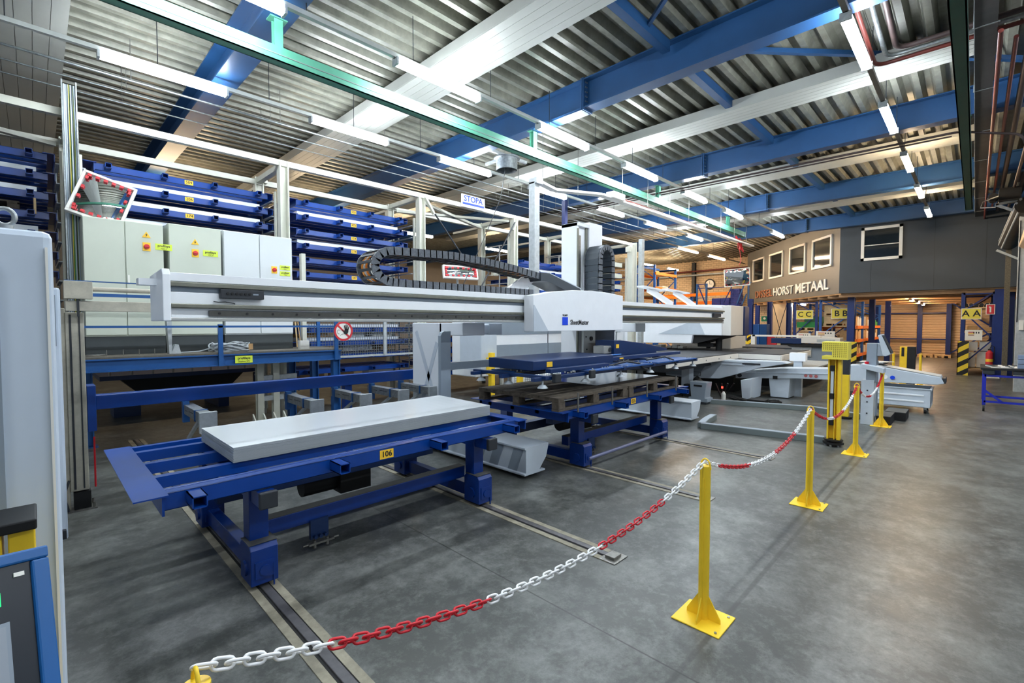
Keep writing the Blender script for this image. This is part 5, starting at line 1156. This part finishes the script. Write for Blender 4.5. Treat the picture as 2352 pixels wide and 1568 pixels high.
# ------------------------------------------------------------ racks and signs under the office
HAZ = stripes('hazard_stripes', (24, 24, 22), (236, 206, 50), 3.6, 55, .5, (1, 2))
def board(name, lab, x, y0, y1, z0, z1, body, m_=YELP, size=.2, tm=TXT, cat='sign'):
    t = thing(name, lab, cat, (x, (y0 + y1) / 2, z0)); part('board', M().box(x, y1, z0, x + .02, y0, z1), CLEAR, t)
    part('face', M().box(x - .004, y1 + .02, z0 + .02, x, y0 - .02, z1 - .02), m_, t)
    if body: text('sign_letters', body, size, (x - .006, (y0 + y1) / 2, (z0 + z1) / 2), FX, tm, t, .001, bold=True)
    return t
def rack_frame(t, x, ya, yb, h, m_=RACKBLUE):
    for y in (ya, yb): part('upright', M().box(x, y - .05, 0, x + .08, y + .05, h), m_, t)
    z = .3; s = 1
    while z + .9 < h + .4:
        part('diagonal', M().bar((x + .04, ya if s > 0 else yb, z), (x + .04, yb if s > 0 else ya, min(z + .95, h)), .04), m_, t); z += .95; s = -s
    part('top_tie', M().box(x, min(ya, yb), h - .08, x + .05, max(ya, yb), h - .03), m_, t)
rb = thing('pallet_rack', 'blue and orange pallet rack marked BB under the office', 'rack', (24.2, 4.3, 0))
for x in (24.2, 27.0, 29.8, 32.5): rack_frame(rb, x, 3.75, 4.85, 2.8)
LV = (.35, .62, 1.55)
for z in (.30, .95, 1.55):
    for a, b_ in ((24.3, 27.0), (27.1, 29.8), (29.9, 32.5)):
        part('beam', M().box(a, 3.70, z, b_, 3.76, z + .13), ORANGE, rb); part('beam', M().box(a, 4.82, z, b_, 4.88, z + .13), ORANGE, rb); part('shelf_board', M().box(a, 3.78, z + .09, b_, 4.8, z + .12), WOODL, rb)
rc = thing('pallet_rack', 'blue pallet rack marked CC under the office, left of the BB rack', 'rack', (24.2, 5.4, 0))
for x in (24.2, 27.0): rack_frame(rc, x, 5.0, 5.85, 2.75, DBLUE if x < 25 else RACKBLUE)
for z in (.5, 1.35): part('beam', M().box(24.3, 5.0, z, 27.0, 5.06, z + .12), ORANGE, rc); part('shelf_board', M().box(24.3, 5.05, z + .09, 27.0, 5.8, z + .12), WOODL, rc)
ra = thing('pallet_rack', 'blue rack marked AA with white boxes beside the fire extinguisher', 'rack', (22.9, 0, 0))
for x in (22.7, 25.2): rack_frame(ra, x, .32, -.45, 2.85, DBLUE)
for z in (.2, 1.45, 2.3): part('shelf_board', M().box(22.8, -.45, z, 25.2, .3, z + .04), WOODL, ra)
board('row_sign', 'yellow row sign reading BB on the pallet rack', 24.178, 4.45, 3.75, 1.98, 2.42, 'B B', size=.34)
board('row_sign', 'yellow row sign reading CC on the rack left of the BB sign', 24.178, 5.78, 5.12, 1.98, 2.38, 'C C', size=.31)
board('row_sign', 'yellow row sign reading AA on the rack at the right', 22.678, .36, -.14, 1.92, 2.30, 'A A', size=.29)
t = board('fire_sign', 'red fire extinguisher sign beside the AA sign', 22.618, -.24, -.46, 2.08, 2.42, None, m_=REDS)
part('extinguisher_symbol', M().box(22.608, -.37, 2.15, 22.613, -.33, 2.33).box(22.608, -.35, 2.31, 22.613, -.31, 2.35), CLEAR, t)
def infoboard(lab, x, y0, y1, z0, z1):
    t = board('info_board', lab, x, y0, y1, z0, z1, None, CLEAR)
    w = y0 - y1
    for k, c in enumerate((mat('bar_red', (190, 70, 60), .6), YSTK, mat('bar_brown', (140, 90, 60), .6))): part('printed_bar', M().box(x - .007, y0 - .08 - w * .35, z1 - .09 - .05 * k, x - .005, y0 - .08, z1 - .06 - .05 * k), c, t)
    for k in range(3): part('printed_mark', M().box(x - .007, y0 - w * (.55 + .14 * k), z1 - .12, x - .005, y0 - w * (.48 + .14 * k), z1 - .06), DARK, t)
infoboard('white information board with coloured bars below the AA sign', 22.678, .25, -.18, 1.2, 1.55)
infoboard('white information board with coloured bars below the BB sign', 24.178, 5.0, 4.3, 1.15, 1.45)
infoboard('white information board partly hidden below the CC sign', 24.178, 5.75, 5.2, 1.1, 1.35)
def guard(x, y0, y1, h, lab):
    t = thing('column_guard', lab, 'guard', (x, (y0 + y1) / 2, 0), 'black and yellow striped column guards')
    part('striped_plate', M().box(x, y1, 0, x + .02, y0, h).box(x, y0 - .02, 0, x + .25, y0, h), HAZ, t)
guard(22.35, .42, .14, 1.17, 'black and yellow striped guard at the foot of the AA rack')
guard(23.0, 3.85, 3.35, 1.05, 'black and yellow striped guard at the thick office column, behind the guarded yellow column')
t = thing('column_guard', 'round black and yellow striped guard around the column by the blue lockers', 'guard', (24.0, 7.6, 0)); part('striped_tube', M().cyl((24, 7.6, .5), (24, 7.6, 1.25), .2, 20), HAZ, t); part('yellow_part', M().box(23.9, 7.7, 0, 24.2, 8.0, .95), YELP, t)
t = thing('locker', 'blue metal lockers behind the far left office column', 'locker', (25, 7.6, 0))
for k in range(3): part('door', M().box(24.9, 7.2 + k * .34, 0, 25.4, 7.52 + k * .34, 1.75), RACKBLUE if k else MEZBLUE, t, bevel=.01)
solo('office_column', M().hpost(24.3, 7.75, 0, 2.97, .2, .2, .02, 'x'), DBLUE, 'blue office column in front of the blue lockers', 'column')
for (y, lab) in ((6.9, 'left'), (6.1, 'right')): solo('braced_column', M().hpost(26.5, y * 1.09, 0, 2.9, .22, .2, .02), DBLUE, '%s blue column of the pair with crossed brace rods' % lab, 'column', 'braced blue column pair')
solo('cross_brace', M().cyl((26.5, 7.4, .3), (26.5, 6.75, 2.8), .015, 6).cyl((26.5, 7.4, 2.8), (26.5, 6.75, .3), .015, 6), DARK, 'crossed dark brace rods between two blue columns', 'brace')
struct('door_1', M().box(27.2, 6.7, 0, 27.3, 7.7, 2.8), mat('lit_cream', (240, 216, 180), .7), 'plain cream partition behind the crossed braces')
struct('wall_white_brick', M().box(30.9, 7.6, 0, 31.2, 12.5, 2.9), bpy.data.materials['cream_brick'], 'pale brick wall section under the office')
GR = mat('green_sign', (20, 120, 90), .5)
t = board('first_aid_sign', 'small green defibrillator sign on the pale brick wall', 30.85, 9.25, 8.85, 1.9, 2.25, None, m_=GR); part('heart_symbol', M().cyl((30.83, 9.05, 2.1), (30.845, 9.05, 2.1), .07, 12), CLEAR, t)
solo('red_reel', M().cyl((25.0, 7.05, .9), (25.1, 7.05, .9), .28, 24), REDS, 'red hose reel beside the blue lockers', 'reel')

# goods on the racks
def crate(x, y, z, w, d, h, m_, lab, grp, pal=True):
    if pal:
        m = M().box(x, y, z, x + w, y + d, z + .02).box(x, y, z + .1, x + w, y + d, z + .13)
        for yy in (y, y + d / 2 - .05, y + d - .1): m.box(x, yy, z + .02, x + w, yy + .1, z + .1)
        m.m(1); z += .13
        m.box(x + .02, y + .02, z, x + w - .02, y + d - .02, z + h)
        return solo('loaded_pallet', m, [WOODL, m_], lab, 'pallet load', grp)
    return solo('carton', M().box(x, y, z, x + w, y + d, z + h), m_, lab, 'box', grp, bevel=.01)
crate(24.3, 3.85, 1.67, 1.1, .9, .30, WOODL, 'lower wooden crate in the end bay of the BB rack', 'crates in the BB rack')
crate(24.3, 3.85, 2.12, 1.1, .9, .32, WOODL, 'upper wooden crate in the end bay of the BB rack', 'crates in the BB rack')
crate(24.3, 5.02, 1.47, 1.1, .78, .25, GBOX, 'bright green crate on a pallet in the CC rack', 'crates in the CC rack')
crate(25.6, 5.02, 1.47, 1.1, .78, .5, mat('green_crate_dark', (40, 96, 70), .6), 'dull green crate behind the bright one in the CC rack', 'crates in the CC rack')
rr = random.Random(4)
n_ = 0
for zi, z in enumerate((.42, 1.07, 1.67)):
    x = 24.5 if zi < 2 else 25.6
    while x < 32.0:
        w = rr.uniform(.25, .5); h = rr.uniform(.18, .45); m_ = rr.choice((CARD, PAPER, WOODL, PAPER, GBOX if zi == 2 else CARD))
        solo('carton', M().box(x, 3.78, z, x + w, 3.78 + rr.uniform(.3, .6), z + h), m_, 'carton at the aisle edge of the BB rack, %s in its shelf row, %s shelf' % (ordn(min(14, n_ % 15)), ('bottom', 'middle', 'top')[zi]), 'box', 'cartons along the BB rack', bevel=.01)
        x += w + rr.uniform(.05, .3); n_ += 1
    n_ = 0
for i, (y, z, w, h, m_) in enumerate(((-.42, .26, .36, .55, PAPER), (-.03, .26, .32, .5, PAPER), (-.42, .83, .3, .32, PAPER), (-.08, .83, .28, .3, PAPER), (-.4, 1.5, .3, .15, CARD), (-.05, 1.5, .25, .2, CARD))):
    solo('carton', M().box(22.85, y, z, 23.6, y + w, z + h), m_, '%s in the AA rack, %s from the lower right' % ('brown box' if m_ is CARD else 'plain pale carton', ordn(i)), 'box', 'boxes in the AA rack', bevel=.01)
m = M()
for k in range(6): m.cyl((22.9 + .0, -.40 + .13 * k, 2.42), (25.0, -.40 + .13 * k, 2.42), .055, 10)
solo('tube_rolls', m, DARK, 'dark rolls on the top shelf of the AA rack', 'rolls', kind='stuff')
t = thing('fire_extinguisher', 'red fire extinguisher standing before the blue column at the right', 'extinguisher', (22.3, -.38, .3))
part('cylinder', M().cyl((22.3, -.36, .28), (22.3, -.36, .8), .09, 18).cyl((22.3, -.36, .8), (22.3, -.36, .88), .09, 18, .03), REDS, t); part('label_band', M().cyl((22.3, -.36, .5), (22.3, -.36, .6), .092, 18), YSTK, t)
part('hose', M().tube([(22.3, -.36, .9), (22.3, -.4, 1.05), (22.3, -.47, 1.0), (22.3, -.47, .5)], .015, 6).box(22.28, -.4, .88, 22.32, -.32, .93), BLACK, t); part('stand', M().box(22.2, -.45, 0, 22.4, -.27, .28), DARK, t)
for i, (y, m_) in enumerate(((1.55, WOODL), (.85, WOODL))): pallet(33.0, y, 0, .8, .62, '%s flat pallet on the floor before the far shutters' % ('left' if i == 0 else 'right'), m_)

# ------------------------------------------------------------ racking, stairs and crates before the brick wall
t = thing('pallet_rack', 'blue and orange rack standing before the brick wall', 'rack', (25, 12.5, 0))
for x, ya, yb, h in ((22.0, 11.6, 12.6, 4.75), (24.3, 11.6, 12.6, 4.7)): rack_frame(t, x, ya, yb, h)
part('top_beam', M().box(22.0, 12.5, 4.7, 24.3, 12.6, 4.8).box(24.3, 11.55, 4.62, 24.4, 12.6, 4.7), RACKBLUE, t)
for z in (3.1, 3.5, 4.25):
    part('beam', M().box(22.0, 11.5, z, 24.3, 11.56, z + .14).box(22, 12.6, z, 24.3, 12.66, z + .14), ORANGE, t); part('shelf_board', M().box(22, 11.56, z + .1, 24.3, 12.6, z + .13), WOODL, t)
for k, (y, z) in enumerate(((11.8, 4.39), (12.2, 4.39), (11.8, 3.64))): solo('carton', M().box(22.3 + .5 * k, y, z, 22.9 + .5 * k, y + .3, z + .12), CARD if k < 2 else PAPER, '%s low pack on the rack before the brick wall' % ordn(k), 'box', 'packs on the rack before the brick wall')
t = thing('pallet_rack', 'low rack with two long orange beams before the brick wall', 'rack', (26, 10.6, 0))
for z in (2.85, 3.3): part('beam', M().box(25.8, 8.9, z, 25.9, 13.6, z + .16), ORANGE, t)
for y in (9.2, 11.4, 13.5): part('upright', M().box(25.9, y - .05, 0, 26.0, y + .05, 3.5), RACKBLUE, t)
t = thing('walkway_railing', 'blue walkway railing before the brick wall', 'railing', (24.5, 9.5, 0))
part('walkway_deck', M().box(24.4, 8.2, 2.55, 25.6, 11.2, 2.65), DBLUE, t)
for y in (10.45, 9.95): part('upright', M().box(24.4, y - .04, 2.0, 24.48, y + .04, 3.85), MEZBLUE, t)
part('top_rail', M().box(24.42, 8.7, 3.6, 24.46, 10.4, 3.64).box(24.42, 9.95, 3.8, 24.46, 10.45, 3.84), DBLUE, t); part('mid_rail', M().box(24.42, 9.95, 3.1, 24.46, 12.5, 3.13), DBLUE, t); part('diagonal', M().bar((24.44, 10.4, 3.8), (24.44, 9.95, 2.7), .05).bar((24.44, 8.7, 3.6), (24.44, 9.1, 2.8), .04), DBLUE, t)
part('support_post', M().box(25.0, 8.3, 0, 25.15, 8.45, 2.55).box(25.0, 11.0, 0, 25.15, 11.15, 2.55), DBLUE, t)
t = thing('stair_railing', 'blue stair handrail at the left end of the slanting office wall', 'railing', (24.6, 8.2, 2.65))
part('handrail', M().bar((24.6, 8.5, 2.75), (24.6, 8.15, 3.75), .05).bar((24.6, 8.15, 3.75), (24.6, 7.85, 3.78), .05).bar((24.6, 8.25, 2.75), (24.6, 8.05, 3.25), .05), MEZBLUE, t); part('post', M().box(24.58, 7.93, 2.66, 24.64, 7.99, 3.78), MEZBLUE, t)
c0 = None
for i, (y, z, lab) in enumerate(((9.55, 2.65, 'left'), (9.55, 2.87, 'left'), (9.1, 2.65, 'middle'), (9.1, 2.87, 'middle'), (8.62, 2.65, 'right'), (8.62, 2.87, 'right'), (8.62, 3.09, 'right'), (8.62, 3.31, 'right'))):
    l2 = 'blue slatted plastic crate on the walkway, %s stack, %s from the bottom' % (lab, ordn([0, 1, 0, 1, 0, 1, 2, 3][i]))
    if c0 is None:
        m = M(); w, d_, h = .44, .6, .21
        for z_ in (0, .07, .14, .19): m.box(0, 0, z_, w, .02, z_ + .025).box(0, w - .02, z_, w, w, z_ + .025).box(0, 0, z_, .02, w, z_ + .025).box(w - .02, 0, z_, w, w, z_ + .025)
        for k in range(7): u_ = k * (w - .02) / 6; m.box(0, u_, 0, .02, u_ + .02, h).box(w - .02, u_, 0, w, u_ + .02, h).box(u_, 0, 0, u_ + .02, .02, h).box(u_, w - .02, 0, u_ + .02, w, h)
        m.box(.02, .02, 0, w - .02, w - .02, .15)
        c0 = solo('plastic_crate', m, BCRATE, l2, 'crate', 'blue crates on the walkway'); c0.location = (24.9, y, z); o = c0
    else: o = c0.copy(); C.objects.link(o); o['label'] = l2
    o.location = (24.9, y + .0, z)
t = thing('wall_clock', 'round white wall clock with dark rim on the brick wall', 'clock', (31.4, 12.6, 4.4))
part('face', M().cyl((31.45, 12.6, 4.4), (31.5, 12.6, 4.4), .30, 32), CLEAR, t); part('rim', M().tube([(31.44, 12.6 + .31 * math.cos(2 * PI * k / 32), 4.4 + .31 * math.sin(2 * PI * k / 32)) for k in range(32)], .04, 8, closed=True), DARK, t); part('hands', M().box(31.43, 12.59, 4.4, 31.44, 12.61, 4.6).box(31.43, 12.45, 4.39, 31.44, 12.6, 4.41), BLACK, t)
for (y, lab) in ((13.6, 'dark steel column against the brick wall, left of the clock'), (10.6, 'short dark column against the brick wall, right of the clock')): solo('wall_column', M().hpost(31.3, y, 0, 5.9 if y > 12 else 3.6, .25, .2, .02, 'x'), DARK, lab, 'column', 'dark columns against the brick wall')
solo('wall_pipe', M().cyl((31.2, 10, 5.3), (31.2, 24, 5.25), .06, 10), REDP, 'long red pipe high on the brick wall', 'pipe'); solo('wall_pipe', M().cyl((31.2, 10, 5.05), (31.2, 24, 5.0), .06, 10), GALVD, 'long pale pipe below the red one on the brick wall', 'pipe')
t = thing('slatted_tower', 'cream slatted post tower at the far right end of the storage tower', 'tower', (10.6, 6.1, 0))
part('channel', M().box(10.28, 6.0, .0, 10.38, 6.12, 3.68).box(10.42, 5.98, 0, 10.46, 6.12, 3.75), CREAM, t); part('box', M().box(10.12, 6.0, 3.5, 10.22, 6.1, 3.62), CREAM, t); part('perforated_channel', M().box(10.56, 5.9, 0, 10.68, 6.0, 3.85), GALVD, t)
for i in range(4): part('slat', M().box(9.2, 6.3, 2.35 + .27 * i, 10.3, 6.34, 2.45 + .27 * i), CREAM, t)
for i, (x, y) in enumerate(((9.35, 6.6),)): solo('blue_post', M().box(8.9, 7.0, 0, 9.0, 7.1, 4.7), DBLUE, 'tall slim blue post behind the white lift column', 'post')

# ------------------------------------------------------------ right edge: workbench, steel post, door gear
wbn = thing('workbench', 'blue framed wheeled workbench with cluttered black top at the right edge', 'workbench', (13.8, -.65, 0))
part('top', M().box(13.3, -1.2, .84, 14.5, -.10, .88), BLACK, wbn, bevel=.004)
part('drawer_box', M().box(13.32, -.30, .76, 13.6, -.13, .84), DARK, wbn, bevel=.004); part('drawer_box', M().box(13.32, -.75, .76, 13.6, -.55, .84), DARK, wbn, bevel=.004)
BB = mat('bench_blue', (26, 40, 168), .4)
for x in (13.38, 14.4):
    for y in (-.16, -1.15): part('leg', M().box(x, y - .025, .12, x + .05, y + .025, .76), BB, wbn, bevel=.003)
[part('rail', M().box(*q), BB, wbn) for q in ((13.38, -1.15, .18, 13.42, -.16, .22), (13.38, -1.15, .30, 13.42, -.4, .33), (13.38, -1.15, .70, 13.42, -.16, .74), (14.4, -1.15, .18, 14.44, -.16, .22))]; part('diagonal_brace', M().bar((13.4, -.17, .42), (13.4, -.42, .2), .04), BB, wbn)
for x in (13.4, 14.42):
    for y in (-.16, -1.13): w = part('castor', M().box(x - .02, y - .02, .08, x + .02, y + .02, .13), GALV, wbn); part('wheel', M().cyl((x, y - .015, .06), (x, y + .015, .06), .06, 18), BLACK, w)
rr = random.Random(8)
for k in range(16):
    x, y = rr.uniform(13.4, 14.2), rr.uniform(-1.1, -.2); m = M(); a = rr.uniform(0, 3); L = rr.uniform(.06, .2)
    m.bar((x, y, .895), (x + L * math.cos(a), y + L * math.sin(a), .90 + rr.uniform(0, .03)), rr.uniform(.01, .05), rr.uniform(.008, .02))
    solo('tool', m, rr.choice((STEEL, PAPER, GALVD, DARK)), 'small tool or scrap part lying on the workbench top', 'tool', 'tools and parts on the workbench')
solo('rag', M().prism([(13.4, -.25), (13.9, -.2), (14.1, -.8), (13.6, -1.0)], 'z', .881, .89), PAPER, 'crumpled pale paper spread on the workbench top', 'paper')
t = thing('parts_bin', 'blue-grey small parts cabinet on the workbench at the very edge', 'cabinet', (13.5, -.72, .885))
for k in range(2):
    for j in range(3): part('drawer', M().box(13.4, -.85 + .13 * k - .06, .89 + .09 * j, 13.6, -.79 + .13 * k - .01 + .06, .97 + .09 * j), mat('bin_blue_grey', (120, 136, 160), .4), t)
t = thing('steel_post', 'tall grey channel post with switch box in front of the teal wall', 'post', (17.9, -.85, 0)); part('channel', M().box(17.8, -.98, 0, 17.95, -.74, 4.6), GALVD, t, bevel=.004); part('switch_box', M().box(17.74, -.88, 1.6, 17.8, -.80, 1.85), CLEAR, t)
part('cable', M().cyl((17.79, -.76, 1.8), (17.79, -.76, 4.4), .012, 6), DARK, t)
t = thing('roller_door_drum', 'dark ribbed door roller with bracket arms at the upper right', 'door gear', (19.5, -.8, 4.0))
part('roller', M().cyl((17.6, -.85, 4.75), (20.6, -.65, 4.2), .22, 20), mat('roller_dark', (70, 66, 60), .45, .4, var=.3), t)
for k in range(5): part('rib', M().cyl((17.6, -.85 + .2 * math.sin(k * .6), 4.75 + .2 * math.cos(k * .6)), (20.6, -.65 + .2 * math.sin(k * .6), 4.2 + .2 * math.cos(k * .6)), .03, 8), GALVD, t)
part('bracket_arm', M().bar((17.9, -.3, 4.9), (17.9, -.95, 4.5), .06).bar((17.9, -.3, 4.9), (17.9, -1.0, 5.0), .06).bar((17.9, -.9, 4.4), (17.9, -.9, 5.4), .05).bar((20.6, -.4, 4.0), (20.6, -1.0, 3.6), .06), GALVD, t)
part('gear_motor', M().box(17.6, -.75, 4.95, 18.3, -.35, 5.25).cyl((17.8, -.25, 5.1), (18.2, -.25, 5.1), .1, 14), BLACK, t); part('cable_loop', M().tube([(17.8, -.35, 5.1), (17.8, -.05, 5.0), (17.8, -.02, 4.85), (17.8, -.3, 4.82)], .015, 6), PAPER, t)
part('guide_rail', M().box(20.7, -.72, 0, 20.78, -.60, 4.2), mat('guide_rust', (116, 108, 92), .6, .3, var=.4, scale=30), t)
solo('heater_box', M().prism([(-.72, 3.7), (-1.24, 3.3), (-1.24, 5.0), (-.9, 4.6)], 'x', 15.2, 17.4), mat('heater_beige', (206, 176, 140), .5), 'beige box mounted on the teal wall at the right picture edge', 'wall unit', bevel=.02)
solo('notice', M().box(15.5, -1.248, 1.4, 15.9, -1.24, 1.8), PAPER, 'grey notice on the teal wall at the right edge', 'notice')
m = M()
for k, (x, y, z, r) in enumerate(((16.0, -.8, 5.5, .06), (16.4, -1.0, 5.3, .08), (12, -1.0, 5.6, .09), (14, -.75, 5.7, .07))): solo('wall_duct', M().cyl((x - 5, y, z), (x + 5, y, z), r, 12), DPIPE, 'dark thick pipe among the crowd of pipes at the upper right, %s one' % ordn(k), 'pipe', 'dark pipes at the upper right')
solo('skid', M().box(21.8, -.6, 0, 22.0, -.2, .03), PAPER, 'thin white strip lying on the floor before the AA rack', 'strip')
